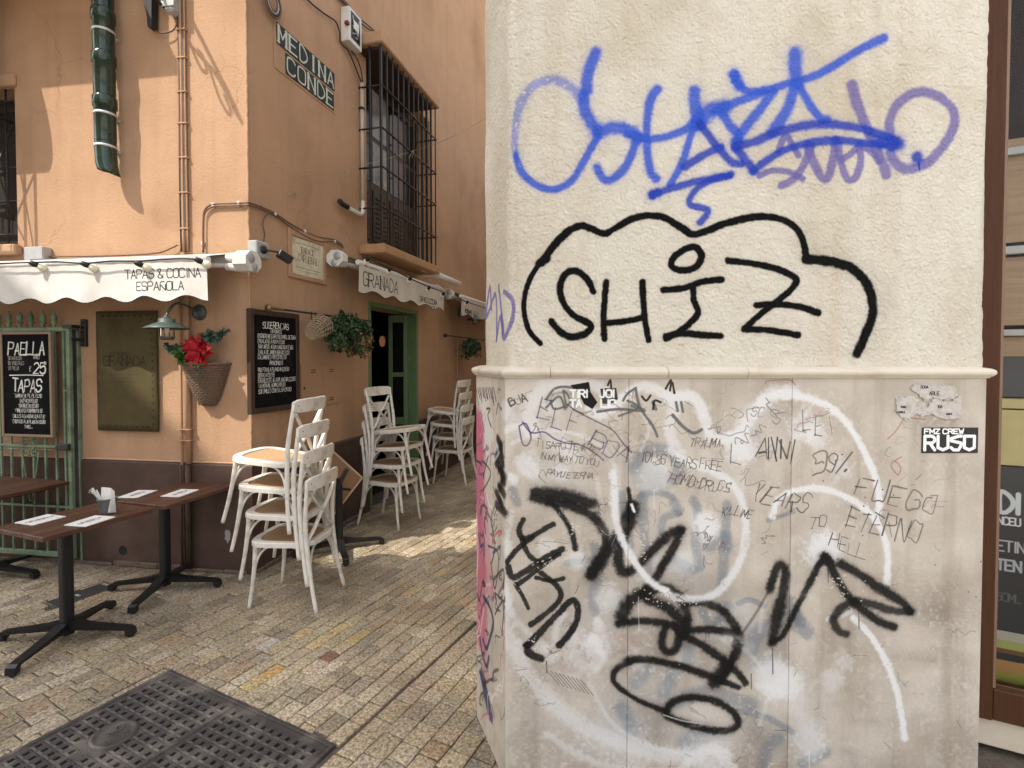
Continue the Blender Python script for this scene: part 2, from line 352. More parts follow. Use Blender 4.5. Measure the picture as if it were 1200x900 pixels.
WHITEP = mat('white_paint', (.70, .665, .60), .42, (.78, .75, .69), 14, bump=.15, bscale=60, col3=(.57, .52, .44), s3=11)
CANE = mat('cane_seat', (.40, .25, .13), .7, (.52, .34, .19), 90, bump=.5, bscale=220)
GREY = mat('grey_metal', (.35, .36, .36), .45, (.42, .43, .43), 10, metal=.3)
STEEL = mat('light_strap', (.55, .57, .56), .4, metal=.5)
PLASTW = mat('white_plastic', (.68, .66, .62), .5, (.60, .58, .54), 12)
CONDUIT = mat('beige_conduit', (.42, .36, .28), .6, (.48, .41, .33), 12)
CABLE = mat('brown_cable', (.10, .05, .035), .6, (.16, .09, .06), 20)
CABLEB = mat('black_cable', (.012, .011, .011), .5)
OPIPE = mat('painted_pipe', (.36, .21, .125), .7, (.43, .26, .155), 8)
WOODT = mat('walnut_table', (.070, .032, .019), .42, (.130, .066, .040), 6, stretch=(14, 1.2, 1), bump=.1, bscale=30)
WOODT2 = mat('walnut_table_dark', (.06, .024, .014), .42, (.115, .050, .030), 6, stretch=(14, 1.2, 1), bump=.1, bscale=30)
WOODL = mat('pale_edge_wood', (.50, .36, .24), .6, (.58, .43, .30), 10)
BOARDB = mat('tan_underside', (.26, .15, .08), .7, (.31, .185, .10), 6)
PAPER = mat('white_paper', (.74, .73, .70), .8, (.70, .69, .66), 10)
TIN = mat('tin_bucket', (.13, .15, .15), .45, (.20, .22, .22), 14, metal=.5)
LEAF = mat('ivy_leaf', (.014, .034, .012), .45, (.055, .095, .035), 22)
LEAFE = mat('eucalyptus_leaf', (.035, .070, .050), .6, (.10, .15, .11), 30)
LEAFG = mat('bright_leaf', (.06, .15, .03), .5, (.10, .22, .05), 30)
RED = mat('poinsettia_red', (.34, .004, .012), .55, (.50, .008, .022), 30)
PINKF = mat('dry_pink_leaf', (.28, .13, .07), .7, (.35, .18, .10), 30)
WICKER = mat('wicker', (.10, .062, .038), .75, (.22, .15, .10), 60, bump=.5, bscale=150)
WICKERL = mat('pale_wicker', (.30, .23, .15), .75, (.42, .33, .22), 60, bump=.5, bscale=150)
BRASS = mat('dull_brass', (.22, .15, .07), .4, metal=.7)
CANVAS = mat('awning_canvas', (.585, .57, .54), .85, (.64, .625, .60), 5, bump=.2, bscale=120, col3=(.55, .53, .50), s3=3)
add_streaks(CANVAS, (.42, .40, .36), .35, (9, 9, 1.2))
CANVASD = mat('awning_canvas_alley', (.52, .48, .42), .85, (.60, .56, .50), 5, bump=.12, bscale=260)
OLIVE = mat('olive_banner', (.060, .045, .014), .85, (.080, .062, .022), 5, bump=.2, bscale=12, col3=(.05, .036, .012), s3=3)
BULB = mat('milky_bulb', (.75, .70, .55), .2, (.8, .76, .62), 10)
GLASSY = mat('dark_pane', (.008, .009, .010), .12, spec=.25)
def glass(name, tint=(.9, .95, .95)):
    m, n, b = newmat(name); b.inputs['Base Color'].default_value = (*tint, 1); b.inputs['Roughness'].default_value = .02
    tr = n.nodes.new('ShaderNodeBsdfTransparent'); gl = n.nodes.new('ShaderNodeBsdfGlossy'); gl.inputs['Roughness'].default_value = .02
    fr = n.nodes.new('ShaderNodeFresnel'); fr.inputs[0].default_value = 1.16; mx = n.nodes.new('ShaderNodeMixShader')
    n.links.new(fr.outputs[0], mx.inputs[0]); n.links.new(tr.outputs[0], mx.inputs[1]); n.links.new(gl.outputs[0], mx.inputs[2]); n.links.new(mx.outputs[0], n.nodes['Material Output'].inputs[0]); return m
GLASS = glass('clear_glass')
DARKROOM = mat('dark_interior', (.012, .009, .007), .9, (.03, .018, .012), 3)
STEELD = mat('cast_iron', (.045, .040, .038), .5, (.085, .076, .072), 7, bump=.5, bscale=60, col3=(.17, .15, .13), s3=5, metal=.15)
HOLE = mat('cast_iron_pocket', (.018, .016, .015), .8, (.03, .027, .025), 9)
SHOPB = mat('shop_frame_brown', (.056, .022, .009), .6, (.082, .034, .015), 3, stretch=(30, 30, 1), spec=.2)
SHELF = mat('pale_oak_shelf', (.26, .18, .11), .7, (.36, .26, .165), 3, stretch=(1, 1, 16), spec=.2)
CREAM = mat('opposite_cream', (.62, .52, .38), .9, (.68, .58, .44), 2, bump=.2)
def emis(name, col, st):
    m, n, b = newmat(name); b.inputs['Emission Color'].default_value = (*col, 1); b.inputs['Emission Strength'].default_value = st; return m
# ------------------------------------------------------------------ corner pier with graffiti
PXM = PZ / F
FPS = Frame(0, 2.09, 1, 0); Q1 = Vector((-.007, 2.09)); Q0 = Vector((-.125, 2.45))
FFS = Frame(Q0.x, Q0.y, Q1.x - Q0.x, Q1.y - Q0.y); QL = (Q1 - Q0).length
ZM = 1.671
OXP, OXS = -.46, -.46
cp = Canvas(2.46, ZM + .02, 600); cs = Canvas(2.46, 1.95, 600)
def mp_pl(px, py):
    x, z = FP.fit(px, py); return (x - P1.x - OXP, z)
def mp_plf(px, py):
    x, z = FF.fit(px, py); return (x - FACEL - OXP, z)
def mp_sh(px, py):
    x, z = FPS.fit(px, py); return (x - Q1.x - OXS, z - 1.70)
def mp_shf(px, py):
    x, z = FFS.fit(px, py); return (x - QL - OXS, z - 1.70)
def G(cv, mp, pts, r, col, a=1.0, **k):
    if isinstance(pts, str): q = [float(v) for v in pts.split()]; pts = list(zip(q[::2], q[1::2]))
    k.setdefault('rough', .6 if r > 1.5 else .25); cv.stroke([mp(*p) for p in pts], r * PXM, col, a, **k)
BL = (.21, .36, .80); BL2 = (.15, .26, .70); PU = (.44, .40, .66); BK = (.03, .03, .033)
# faint stains running down the render
for x, w_, a in ((1052, 5, .10), (995, 7, .09), (1025, 4, .07), (640, 9, .10), (905, 4, .05), (1120, 8, .08), (700, 3, .05), (612, 8, .16), (820, 4, .04)):
    G(cs, mp_sh, [(x, -60), (x + 3, 120), (x - 2, 270), (x, 428)], w_, (.58, .47, .33), a, soft=.8, wear=.75)
def blue(p, r, a=1, c=BL, **k): G(cs, mp_sh, p, r * random.uniform(.93, 1.1), c, a * .92, **{**dict(soft=.5, halo=.36, wear=.10), **k})
def purp(p, r, a=.85, **k): G(cs, mp_sh, p, r, PU, a, soft=.40, halo=.18, **k)
purp("998 100 1003 120 1013 145 1022 165 1033 190 1038 205", 6.5)
purp("1044 160 1042 145 1050 125 1065 112 1082 108 1102 115 1117 130 1117 150 1105 172 1090 188 1075 196 1060 198 1048 190 1043 180", 6)
purp("890 206 905 200 925 202 940 210", 3.8); purp("916 217 930 210 940 196 950 172", 4.5); purp("912 178 921 160 935 182", 4)
purp("945 170 952 190 962 208 970 208 975 190 978 165", 5); purp("980 165 985 190 993 210 1002 208 1008 190 1007 172", 4.6); purp("985 188 1000 178 1008 168", 4)
purp("1010 172 1022 180 1030 190", 4)
blue("603 182 601 160 606 130 618 108 632 97 650 94 668 102 680 116", 6, .62, wear=.42)
blue("700 160 690 178 678 200 668 213 650 222 630 218 612 203 603 182", 4.8)
blue("698 62 692 76 688 92 687 106", 6.8); blue("684 112 684 126 690 140 700 153", 7.4); blue("700 156 715 151 730 151 742 156 747 163", 8)
blue("745 165 740 181 730 200 715 211 706 209 699 197", 5.2)
blue("770 105 762 118 758 140 758 165 759 185 763 203 769 210", 6); blue("735 157 750 161 765 163 785 159 805 151 820 140", 5.2)
blue("814 107 814 120 817 135 818 146", 8.5); blue("816 145 830 130 848 126", 10); blue("818 140 809 160 803 180 795 200 785 216", 5)
blue("820 145 830 158 845 177 858 190 868 192", 5.2, c=BL2); blue("802 196 815 187 830 179 845 172", 5, c=BL2)
blue("843 128 855 146 865 160 862 173", 5.2); blue("838 131 855 123 875 115 895 108", 6.2)
blue("860 88 864 98 878 107 900 105 925 98 945 92 965 84 990 69 1010 57 1035 45", 5.6); blue("861 88 866 100", 7.5)
blue("905 108 892 126 876 146 862 166", 5.6); blue("862 172 872 186 882 200", 5.6, c=BL2)
blue("932 64 931 78 933 96", 9); blue("931 100 924 124 915 140 904 156", 6.2); blue("936 102 949 124 961 140 968 141", 6.2)
blue("862 172 885 166 905 157 935 149 965 146 1000 149 1025 156 1050 165", 5.2, c=BL2); blue("883 200 900 187 925 174 955 167 985 165 1015 168 1048 172", 5.2, c=BL2)
blue("1035 166 1052 168", 9.5, c=BL2); blue("1076 184 1076 185", 7.6, c=BL2); G(cs, mp_sh, "1077 190 1078 198", 1.2, BL2)
blue("764 229 790 220 820 212 856 205", 5, c=BL2); blue("764 229 770 226", 6.2, c=BL2); blue("855 206 835 211 818 220 809 232 809 240 822 244 829 247 826 254 820 261", 4.6, c=BL2)
def blk(p, r, a=1, **k): 
    k.setdefault('halo', .20); k.setdefault('soft', .25); G(cs, mp_sh, p, r, BK, a, **k)
blk("633 403 620 388 614 365 615 345 622 325 635 305", 3.2, soft=.2); blk("634 308 650 287 665 272 680 265 692 268 708 274 720 268 740 257 760 253 780 256 800 268 812 275 830 270 850 262 880 255 905 255 925 262 938 275 943 292 944 303", 4.4)
G(cs, mp_sh, "940 270 950 300 985 306 1015 326 1028 350 1026 385 1012 412", 15, BK, .10, soft=.95, halo=.10, wear=.3, rough=1.2)
blk("944 304 970 306 995 313 1012 328 1021 348 1022 370 1014 392 1004 415", 6, halo=.22); blk("632 309 641 303", 5)
for p in ("695 342 688 328 675 318 662 322 656 338 660 355 672 370 688 378 692 384 684 392 668 395 655 388 646 377", "710 331 708 355 707 375 708 397", "753 331 754 355 756 380 760 399", "708 379 730 377 752 373",
          "777 340 800 338 825 330 845 328", "812 337 813 352 818 365 812 375 797 388 780 397", "780 394 800 391 825 393 844 394", "853 306 880 309 905 314 930 325 930 335 915 350 895 365 872 385",
          "872 386 900 387 935 393", "886 358 915 357 940 361 958 367"): blk(p, 4.2)
blk("805 291 791 300 787 312 800 317 815 313 822 300 815 290 805 291", 4.0)
for p in ("575 362 573 336 570 372 580 345 582 398", "582 398 586 372 590 388 584 335", "590 342 598 352 597 380 590 396 588 370"): G(cs, mp_shf, p, 3.6, PU, .85, soft=.3)
# plinth: old grey-blue tags, buffed white, black on top
GB = (.36, .42, .48); WH = (.86, .86, .86)
def gry(p, r, a=.55): G(cp, mp_pl, p, r, GB, a * .95, soft=.45, wear=.40, rough=1.0)
def wht(p, r, a=.8, **k): G(cp, mp_pl, p, r * 1.06, WH, min(1, a * 1.15), soft=.55, halo=.22, wear=.22, **{**dict(rough=1.0), **k})
def blk2(p, r, a=.97, **k): G(cp, mp_pl, p, r * 1.06, BK, a, **{**dict(soft=.5, halo=.38, wear=.12, rough=.9), **k})
# grime low on the marble
for i in range(420):
    x = random.uniform(596, 1150); y = random.uniform(700, 1015) if random.random() < .75 else random.uniform(450, 700)
    G(cp, mp_pl, [(x, y), (x + random.uniform(-25, 25), y + random.uniform(-6, 30))], random.uniform(4, 30), random.choice(((.36, .30, .23), (.42, .38, .33), (.30, .24, .18), (.62, .58, .54))), random.uniform(.04, .15), soft=.9, wear=.62, rough=1)
for p, r in (("729 580 733 610 738 640", 6), ("752 582 753 610 757 645 760 668", 6), ("752 580 770 577 788 583", 4), ("790 590 796 600", 6), ("794 602 779 607 775 620 781 636", 5), ("812 587 818 600 815 640 820 665", 6), ("852 592 850 630 848 660 845 690", 6),
             ("697 640 700 660 695 700 697 718", 6), ("665 660 700 655", 4), ("865 833 900 842 928 858", 4), ("728 830 740 858", 9), ("805 872 822 858", 13), ("910 866 897 880 895 905", 8), ("865 708 878 703 895 710", 3.2), ("850 712 846 722", 8),
             ("822 716 832 732 842 726", 5), ("745 548 752 534 768 527 788 532 795 548 790 562", 8), ("780 830 830 812 880 826", 9), ("745 800 757 786", 8), ("790 785 778 812", 8), ("880 760 892 740 925 724 945 742", 9), ("925 705 938 730", 7), ("968 882 940 895", 6), ("805 745 806 775", 7), ("600 575 606 590", 6),
             ("790 655 812 668", 6), ("832 640 846 628 851 640", 8), ("675 478 668 462 650 462 640 472", 2), ("900 610 930 600", 3)): gry(p, r)
for x, y, r, a in ((615, 545, 12, .7), (622, 552, 9, .5), (765, 556, 17, .7), (825, 612, 15, .85), (832, 620, 9, .6), (868, 527, 15, .8), (942, 500, 17, .65), (955, 512, 12, .5), (903, 792, 21, .85), (918, 800, 17, .7), (640, 766, 9, .55), (694, 757, 11, .6), (693, 748, 6, .8), (676, 742, 9, .3), (965, 643, 19, .85),
                   (948, 868, 18, .6), (830, 888, 24, .5), (712, 702, 14, .55), (800, 655, 13, .55), (745, 775, 8, .5), (652, 515, 12, .4), (667, 528, 10, .55), (655, 553, 7, .5), (985, 548, 12, .45), (735, 870, 28, .35), (668, 790, 14, .3), (775, 660, 12, .5), (600, 560, 6, .7), (640, 640, 10, .4), (675, 655, 10, .6), (800, 775, 14, .3), (590, 640, 8, .5), (760, 800, 22, .25), (590, 480, 9, .5), (608, 500, 12, .3), (645, 475, 10, .3), (865, 720, 16, .35), (710, 860, 30, .3), (990, 775, 9, .4), (975, 795, 12, .35), (1085, 600, 6, .2)):
    wht([(x, y), (x + 2, y + 3)], r, a)
wht("625 505 620 485 628 466 642 454 662 449 690 450 705 456", 7, .55); wht("690 480 702 487 720 477 735 462 750 453 765 455 785 466", 5.5, .75)
wht("785 467 800 465 812 466 822 480 828 500 834 512 850 514 868 506 879 490 891 474 905 464 926 461", 6, .8); wht("895 470 905 462 926 458", 9, .55); wht("870 503 880 486 892 474", 10, .35)
wht("925 463 950 468 975 480 995 500 1015 535 1027 565 1030 590 1027 612", 4, .88); wht("905 606 912 586 930 576 960 573 990 582 1015 598 1032 620 1040 650 1038 688", 4, .85)
wht("590 506 605 500 622 506", 4, .6); wht("790 480 784 500 788 520 796 530", 6, .6)
wht("1000 725 1020 745 1040 780 1053 820 1060 866", 3.8, .85); wht("590 700 592 735 605 765 628 802 668 842 722 868 770 884 800 886", 9, .5); wht("970 726 990 720 1002 712", 3, .6)
wht("668 742 672 765 690 785 704 770", 6, .4); wht("700 730 704 765", 6, .5); wht("795 905 812 890 838 878 862 905", 6, .5)
for x, y, r, a, c in ((660, 560, 40, .25, WH), (700, 720, 55, .28, WH), (650, 840, 50, .25, WH), (780, 640, 55, .22, WH), (850, 560, 50, .20, WH), (830, 850, 60, .28, WH), (940, 820, 45, .2, WH), (760, 560, 30, .25, GB), (870, 750, 50, .25, GB), (820, 690, 45, .2, GB), (740, 840, 45, .25, GB), (900, 860, 40, .2, GB), (640, 480, 35, .2, WH), (900, 500, 45, .2, WH), (960, 600, 50, .15, WH)):
    G(cp, mp_pl, [(x - r * .3, y - r * .1), (x + r * .3, y + r * .2)], r * .55, c, a, soft=.95, wear=.35, rough=1.2)
for p, r, a in (("600 520 640 505 690 515 720 545 715 590", 2.6, .55), ("700 560 712 640 760 690", 3, .4), ("600 600 590 660 600 720 640 760", 3.4, .45), ("820 740 870 760 900 800 890 850", 3, .4), ("930 660 900 690 890 740", 2.6, .4), ("690 800 720 850 780 880 850 880", 3.2, .45), ("740 470 760 500 750 530", 2.4, .5), ("640 860 700 895 780 905", 4, .5), ("660 720 650 745 665 770", 4, .5), ("700 725 712 760 700 785", 4, .5)):
    G(cp, mp_pl, p, r, WH, a, soft=.7, halo=.2, wear=.45, rough=1.2)
for p, r in (("627 577 650 580 675 585 692 591", 7), ("625 584 645 588", 6), ("645 588 665 592 690 603 705 618 710 635 703 655 692 674", 5.6), ("693 673 710 650 727 620 741 594", 6.5), ("741 594 739 610 729 635 724 655 730 670 745 665 765 645 785 626 797 621", 6.2),
             ("797 622 790 640 776 664 765 682 753 697", 5.5), ("757 694 740 704 728 722", 8), ("725 731 750 728 775 730 800 736", 5), ("757 697 775 689 790 695 800 706 805 725 800 744", 6), ("760 704 780 712 800 728", 7), ("780 735 775 754 782 765 792 760 795 745 790 735", 4.6),
             ("805 708 825 707 845 715 858 730 865 745 862 765 852 785 845 797", 5), ("803 740 830 738 862 742", 4.6), ("800 745 820 755 845 772 865 790 873 801", 4.8), ("838 800 852 778", 8)):
    blk2(p, r)
blk2("865 806 845 798 815 787 785 778 755 773 735 776 720 787 720 800 733 812 752 823 780 834", 4, taper=[1.1, 1, 1, 1.1, .9, .6, 1]); blk2("780 836 786 825 805 818 830 820 850 828 863 840 862 852 845 857 815 852 782 840", 4.6)
blk2("902 690 908 671 915 662 920 672 917 695 910 725 905 752", 6); blk2("905 752 917 745 930 720 945 690 960 662 967 654", 3.6); blk2("966 653 973 662 981 680 992 697 1010 714 1030 729 1047 735", 5.2)
blk2("985 661 1005 672 1030 690 1055 705 1067 717", 6); blk2("1066 717 1045 716 1020 708 1000 705 983 715 977 728 983 740 992 744", 5, .93); G(cp, mp_pl, "901 692 885 720 868 745", 1.6, (.25, .15, .15), .5, soft=.6)
for p, r in (("613 609 608 622 613 631 625 628 638 620 648 615", 3.2), ("594 659 606 644 624 630", 2.8), ("612 632 619 650 632 660", 3), ("596 665 600 676 612 672 635 657 658 644", 3.6), ("607 685 625 672 645 656 655 650", 2.6), ("604 685 612 699 619 713", 2.2),
             ("628 677 645 681 660 678", 2.4), ("634 672 652 687 657 700 645 715 622 732", 3.2), ("618 757 635 739 655 718 670 704 677 712 675 730 663 748 655 756", 3.6), ("617 757 620 766 633 772", 4)):
    blk2(p, r, .95, halo=.08, wear=.2, soft=.25)
blk2("647 590 660 607 670 625 674 643", 3, halo=.05, wear=.35); wht("718 555 720 580 722 612 735 645 760 680 782 694", 4.6, .85); wht("782 696 800 702 830 700 850 685 868 655 874 620 870 590 855 565 830 550 800 540 785 528", 4.6, .72)
blk2("736 573 739 590", 2.6, halo=0); wht("740 592 743 600", 1.6, .9); G(cp, mp_pl, "777 838 800 845 820 848", .9, WH, .7, wear=.4)
for i in range(170):                                           # flaked specks where the black has come off
    cx, cy, sx, sy = random.choice(((765, 700, 16, 8), (640, 660, 16, 6), (672, 620, 6, 12), (795, 705, 18, 6), (625, 755, 8, 14), (985, 690, 20, 14), (750, 640, 12, 16)))
    x = random.gauss(cx, sx * .6); y = random.gauss(cy, sy * .6); G(cp, mp_pl, [(x, y), (x + random.uniform(-2, 2), y + random.uniform(-1, 1))], random.uniform(.3, .9), (.80, .78, .74), .9, curve=False)
DG = (.32, .34, .34)
for p, r in (("640 468 650 456 665 454 680 458", 1.5), ("640 478 655 465 662 480", 1.6), ("645 470 650 480 668 472 660 458 664 478", 1.3), ("700 483 725 480 755 482 740 476", 1.6), ("725 488 748 478 735 470", 1.3), ("745 458 750 478 765 500 770 512", 1.6), ("788 487 800 500 812 508 822 504", 1.9), ("765 472 768 480", 2), ("792 472 794 482", 1.5), ("798 472 800 483", 1.5), ("730 470 735 462 745 455", 1.4)): G(cp, mp_pl, p, r, DG, .85, soft=.3)
for p, r in (("780 456 786 446 785 458", 1.3), ("788 449 790 461", 1.3), ("752 465 757 470 762 464", 1.3), ("765 480 767 470 774 472", 1.3), ("712 452 715 446 716 455", 1.2)): G(cp, mp_pl, p, r, BK, .95)
cp.poly([mp_pl(*q) for q in ((668, 452), (690, 448), (692, 460), (700, 472), (694, 480), (684, 474), (678, 462))], BK, 1, wear=.25); cp.poly([mp_pl(*q) for q in ((703, 456), (722, 455), (724, 468), (716, 474), (706, 474))], BK, .9, wear=.45)
def wr(t, px, py, h, ang, col=(.13, .11, .11), r=.55, a=.8, **k):
    x, y = mp_pl(px, py); cp.text(t, x, y, h * PXM, col, r=r * PXM, ang=ang, a=a, jit=.15, font='hand', **{**dict(slant=random.uniform(-.15, .28)), **k})
for t_, x_, y_ in (('TIRI', 668.5, 466), ('JOI', 703, 466), ('TA', 668, 477.5), ('LIO', 704, 477.5)):
    x, y = mp_pl(x_, y_); cp.text(t_, x, y, 8.4 * PXM, (.90, .90, .90), r=1.15 * PXM, wf=.72, sp=.2, soft=.15)
VI = (.26, .20, .36)
wr('ELF', 628, 492, 22, -.30, VI, .9, sp=.4); wr('BOA', 690, 521, 19, -.50, VI, .9, wf=.8, sp=.15)
for p in ("627 508 638 507 650 515 665 520 680 522 695 530 707 540", "665 475 680 485 700 495 718 505 730 520 740 531", "612 495 620 506 626 508", "608 500 616 497 622 512 618 522 612 520 608 500"): G(cp, mp_pl, p, .9, VI, .75)
wr('GUA', 599, 478, 10, .45, BK, .8); wr('TI SARO TE AMA', 628, 524, 8, -.08, a=.6); wr('IN MY WAY TO YOU', 632, 539, 7, -.10, a=.6); wr('PAYU ETERNA', 640, 557, 7, -.1, a=.6)
wr('101.36 YEARS FREE', 752, 541, 11, -.13, wf=.5, r=.5); wr('HOMO, DRUGS', 783, 566, 12, -.17, wf=.5); wr('KILLIME', 845, 603, 10, -.12, wf=.5)
wr('TRAUMA', 808, 524, 10, -.02, wf=.5, a=.7); wr('L', 854, 543, 22, -.15); wr('ANNI', 888, 535, 22, -.12, r=1.0, wf=.45, a=.95, slant=.0); wr('99%', 950, 553, 24, -.05, r=.95, wf=.5, slant=.25)
wr('FUEGO', 1000, 582, 25, -.20, r=.9, wf=.55, sp=.5); wr('ETERNO', 990, 616, 23, -.24, r=.8, wf=.5, sp=.32); wr('YEARS', 879, 585, 20, -.26, r=.85, wf=.5, sp=.4); wr('TO', 948, 616, 13, -.2); wr('HELL', 972, 641, 16, -.33, wf=.55, sp=.3)
wr('LEI', 940, 508, 24, -.02, wf=.4, sp=.6, a=.6); wr('S', 905, 497, 16, 0, a=.5); wr('SC', 880, 488, 10, -.1, a=.4)
for p in ("897 450 900 447 925 446 932 452", "1040 515 1050 505 1058 492", "1062 490 1085 492", "1048 540 1055 548 1052 557 1044 545 1056 536", "1073 563 1080 556"): G(cp, mp_pl, p, .7, (.62, .25, .22), .6, wear=.3)
for i in range(70):
    x = random.uniform(598, 1150); y = random.uniform(450, 1000); an = random.uniform(-.5, 2.6); l = random.uniform(3, 16)
    G(cp, mp_pl, [(x, y), (x + l * math.cos(an), y + l * math.sin(an) * .7)], random.uniform(.25, .5), random.choice(((.18, .15, .13), (.8, .78, .74), (.35, .25, .2))), .55, curve=False)
for i in range(26):
    x = 745 + random.uniform(-90, 10) - 0; y = random.uniform(765, 800); 
    if i < 9: G(cp, mp_pl, [(640 + i * 5, 785 + i * 1.5), (655 + i * 5, 803 + i * 1.5)], .5, (.25, .18, .13), .6, curve=False)
for i in range(14): G(cp, mp_pl, [(1050 + random.gauss(0, 50), random.uniform(560, 720)), (1050, 640)][:1] * 2, .9, (.12, .1, .1), .8, curve=False)
for i in range(150):                                           # dense faded doodles and scuffs of many hands
    x = random.uniform(600, 1145) if random.random() < .45 else random.uniform(600, 900); y = random.uniform(452, 980) if random.random() < .5 else random.uniform(455, 640); n_ = random.randint(3, 7); q = [(x, y)]
    for _ in range(n_): q.append((q[-1][0] + random.gauss(2.5, 5), q[-1][1] + random.gauss(0, 5)))
    G(cp, mp_pl, q, random.uniform(.25, .7), random.choice(((.20, .17, .16), (.30, .26, .25), (.42, .24, .22), (.28, .24, .36), (.84, .82, .79), (.45, .40, .35), (.45, .40, .35))), random.uniform(.25, .6), wear=random.uniform(0, .5))
for i in range(70):                                            # buffed smears
    x = random.uniform(600, 1010); y = random.uniform(460, 900); an = random.uniform(-.6, .6); l = random.uniform(8, 40)
    G(cp, mp_pl, [(x, y), (x + l * math.cos(an), y + l * math.sin(an))], random.uniform(2, 7), random.choice(((.84, .83, .81), (.80, .76, .72), (.62, .60, .60), (.70, .55, .55))), random.uniform(.12, .35), soft=.8, wear=random.uniform(.45, .75), rough=1.2)
for x, y, l in ((905, 760, 30), (970, 665, 18), (640, 775, 14), (655, 530, 10), (766, 575, 22), (948, 880, 25), (748, 700, 40), (1006, 716, 22), (880, 790, 18)):
    G(cp, mp_pl, [(x, y), (x + .5, y + l)], .7, random.choice(((.86, .86, .86), (.1, .1, .1))), .6)
# pink, white and ink on the chamfer
PK = (.72, .33, .45); NAVY = (.16, .20, .38)
def fc(p, r, col, a=.8, **k): G(cp, mp_plf, p, r, col, a, **{**dict(soft=.4, wear=.2), **k})
for i in range(26):
    x = random.gauss(567, 3.6); y = random.uniform(465, 530); fc([(x, y), (x + random.uniform(-3, 3), y + random.uniform(8, 22))], random.uniform(6, 12), (.82, .81, .79), .6)
fc("560 500 562 560 562 620 564 680 564 745", 24, PK, .85, wear=.25); fc("568 590 571 640 576 690", 14, (.80, .52, .60), .6); fc("559 640 561 700 566 760", 2.6, (.75, .45, .52), .6); fc("558 590 560 640 558 690", 2, (.85, .84, .84), .8); fc("566 700 567 760 570 790", 16, (.78, .50, .55), .5)
for i in range(12): fc([(585 + random.uniform(-4, 4), 515 + i * 7), (587 + random.uniform(-3, 5), 523 + i * 7)], 6.5, BK, .92)
for i in range(13): fc([(558 + i * 1.7, 455), (560 + i * 1.7 + random.uniform(-1, 1), 468 + random.uniform(-3, 7))], 1.2, BK, .85)
for p in ("565 540 575 555 566 575", "572 535 566 560", "575 610 580 640 576 660", "572 640 584 650 580 690 575 660", "578 680 590 668 588 700 580 696 584 716", "580 720 590 705 588 745"): fc(p, 1.5, (.15, .15, .16), .8)
fc("567 700 574 712 578 730 574 748 570 760 566 750", 3.2, NAVY, .9); fc("562 745 565 765 570 781 573 770", 3.2, NAVY, .9); fc("565 792 570 812 575 838 571 825 566 800", 9.0, NAVY, .9); fc("562 788 566 800", 3, NAVY, .9)
for i in range(40): fc([(random.uniform(558, 590), random.uniform(780, 1000))] * 2, random.uniform(2, 6), (.30, .25, .19), .14, soft=.9, curve=False)

for i in range(80):
    x = random.uniform(557, 590); y = random.uniform(455, 840); n_ = random.randint(2, 5); q = [(x, y)]
    for _ in range(n_): q.append((min(591, max(556, q[-1][0] + random.gauss(.4, 3))), q[-1][1] + random.gauss(2, 8)))
    fc(q, random.uniform(.8, 2.2), random.choice(((.12, .12, .13), (.15, .15, .16), NAVY, PK, (.30, .27, .26), (.85, .84, .82), (.42, .40, .42))), random.uniform(.4, .85), wear=random.uniform(.1, .5))
MARB = mat('travertine_marble', (.52, .468, .40), .6, (.595, .545, .475), 6, bump=.25, bscale=70, col3=(.445, .39, .325), s3=3.2, spec=.25)
add_streaks(MARB, (.33, .27, .21), .75, (13, 13, .9)); add_streaks(MARB, (.30, .24, .18), .5, (2.2, 2.2, 5))
overlay(MARB, paint_image(cp, 'pier_plinth_paint'))
CREAMP = mat('cream_render', (.69, .645, .545), .92, (.745, .705, .615), 4, bump=.95, bscale=75, col3=(.62, .565, .455), s3=2.0, spec=.2)
add_streaks(CREAMP, (.55, .44, .30), .45, (7, 7, .5))
n_ = CREAMP.node_tree; b_ = n_.nodes['Principled BSDF']
vt = n_.nodes.new('ShaderNodeTexNoise'); vt.inputs['Scale'].default_value = 22; vt.inputs['Detail'].default_value = 9; vt.inputs['Roughness'].default_value = .7; vt.inputs['Distortion'].default_value = .6
tcx = n_.nodes.new('ShaderNodeTexCoord'); n_.links.new(tcx.outputs['Object'], vt.inputs[0])
b2 = n_.nodes.new('ShaderNodeBump'); b2.inputs['Strength'].default_value = .8; b2.inputs['Distance'].default_value = .02; n_.links.new(vt.outputs[0], b2.inputs['Height'])
n_.links.new(b_.inputs['Normal'].links[0].from_socket, b2.inputs['Normal']); n_.links.new(b2.outputs[0], b_.inputs['Normal'])
overlay(CREAMP, paint_image(cs, 'pier_render_paint'))
MARBM = mat('marble_moulding', (.60, .54, .45), .5, (.66, .60, .51), 7, bump=.1, bscale=50, col3=(.50, .42, .33), s3=5)

pier = thing('corner_building', 'cream rendered corner pier covered in blue and black graffiti above a marble plinth', 'building')
AD = Vector((.261, .965)).normalized()
# rendered shaft: fine grid with uneven surface
def uneven(x, z):
    return .0028 * math.sin(x * 7.3 + z * 3.1) * math.sin(z * 6.1 + 1.3) + .0016 * math.sin(x * 23 + 2 * math.sin(z * 9)) + random.uniform(-.0005, .0005)
mb = MB(); path = []
back = Q0 + AD * 12
for k in range(16): path.append((Q0 + (Q1 - Q0) * (k / 16), -QL + QL * k / 16))
for k in range(1, 88): path.append((Vector((Q1.x + (1.916 - Q1.x) * k / 88, 2.09)), (1.916 - Q1.x) * k / 88))
zs = [1.702 + (3.55 - 1.702) * i / 84 for i in range(85)]
P_ = [back] + [p for p, s_ in path] + [Vector((1.916, 2.09)), Vector((1.93, 2.11)), Vector((1.93, 2.6))]
Sx = [-QL - 12] + [s_ for p, s_ in path] + [1.916 - Q1.x, 1.916 - Q1.x + .02, 2.45]
nrm = []
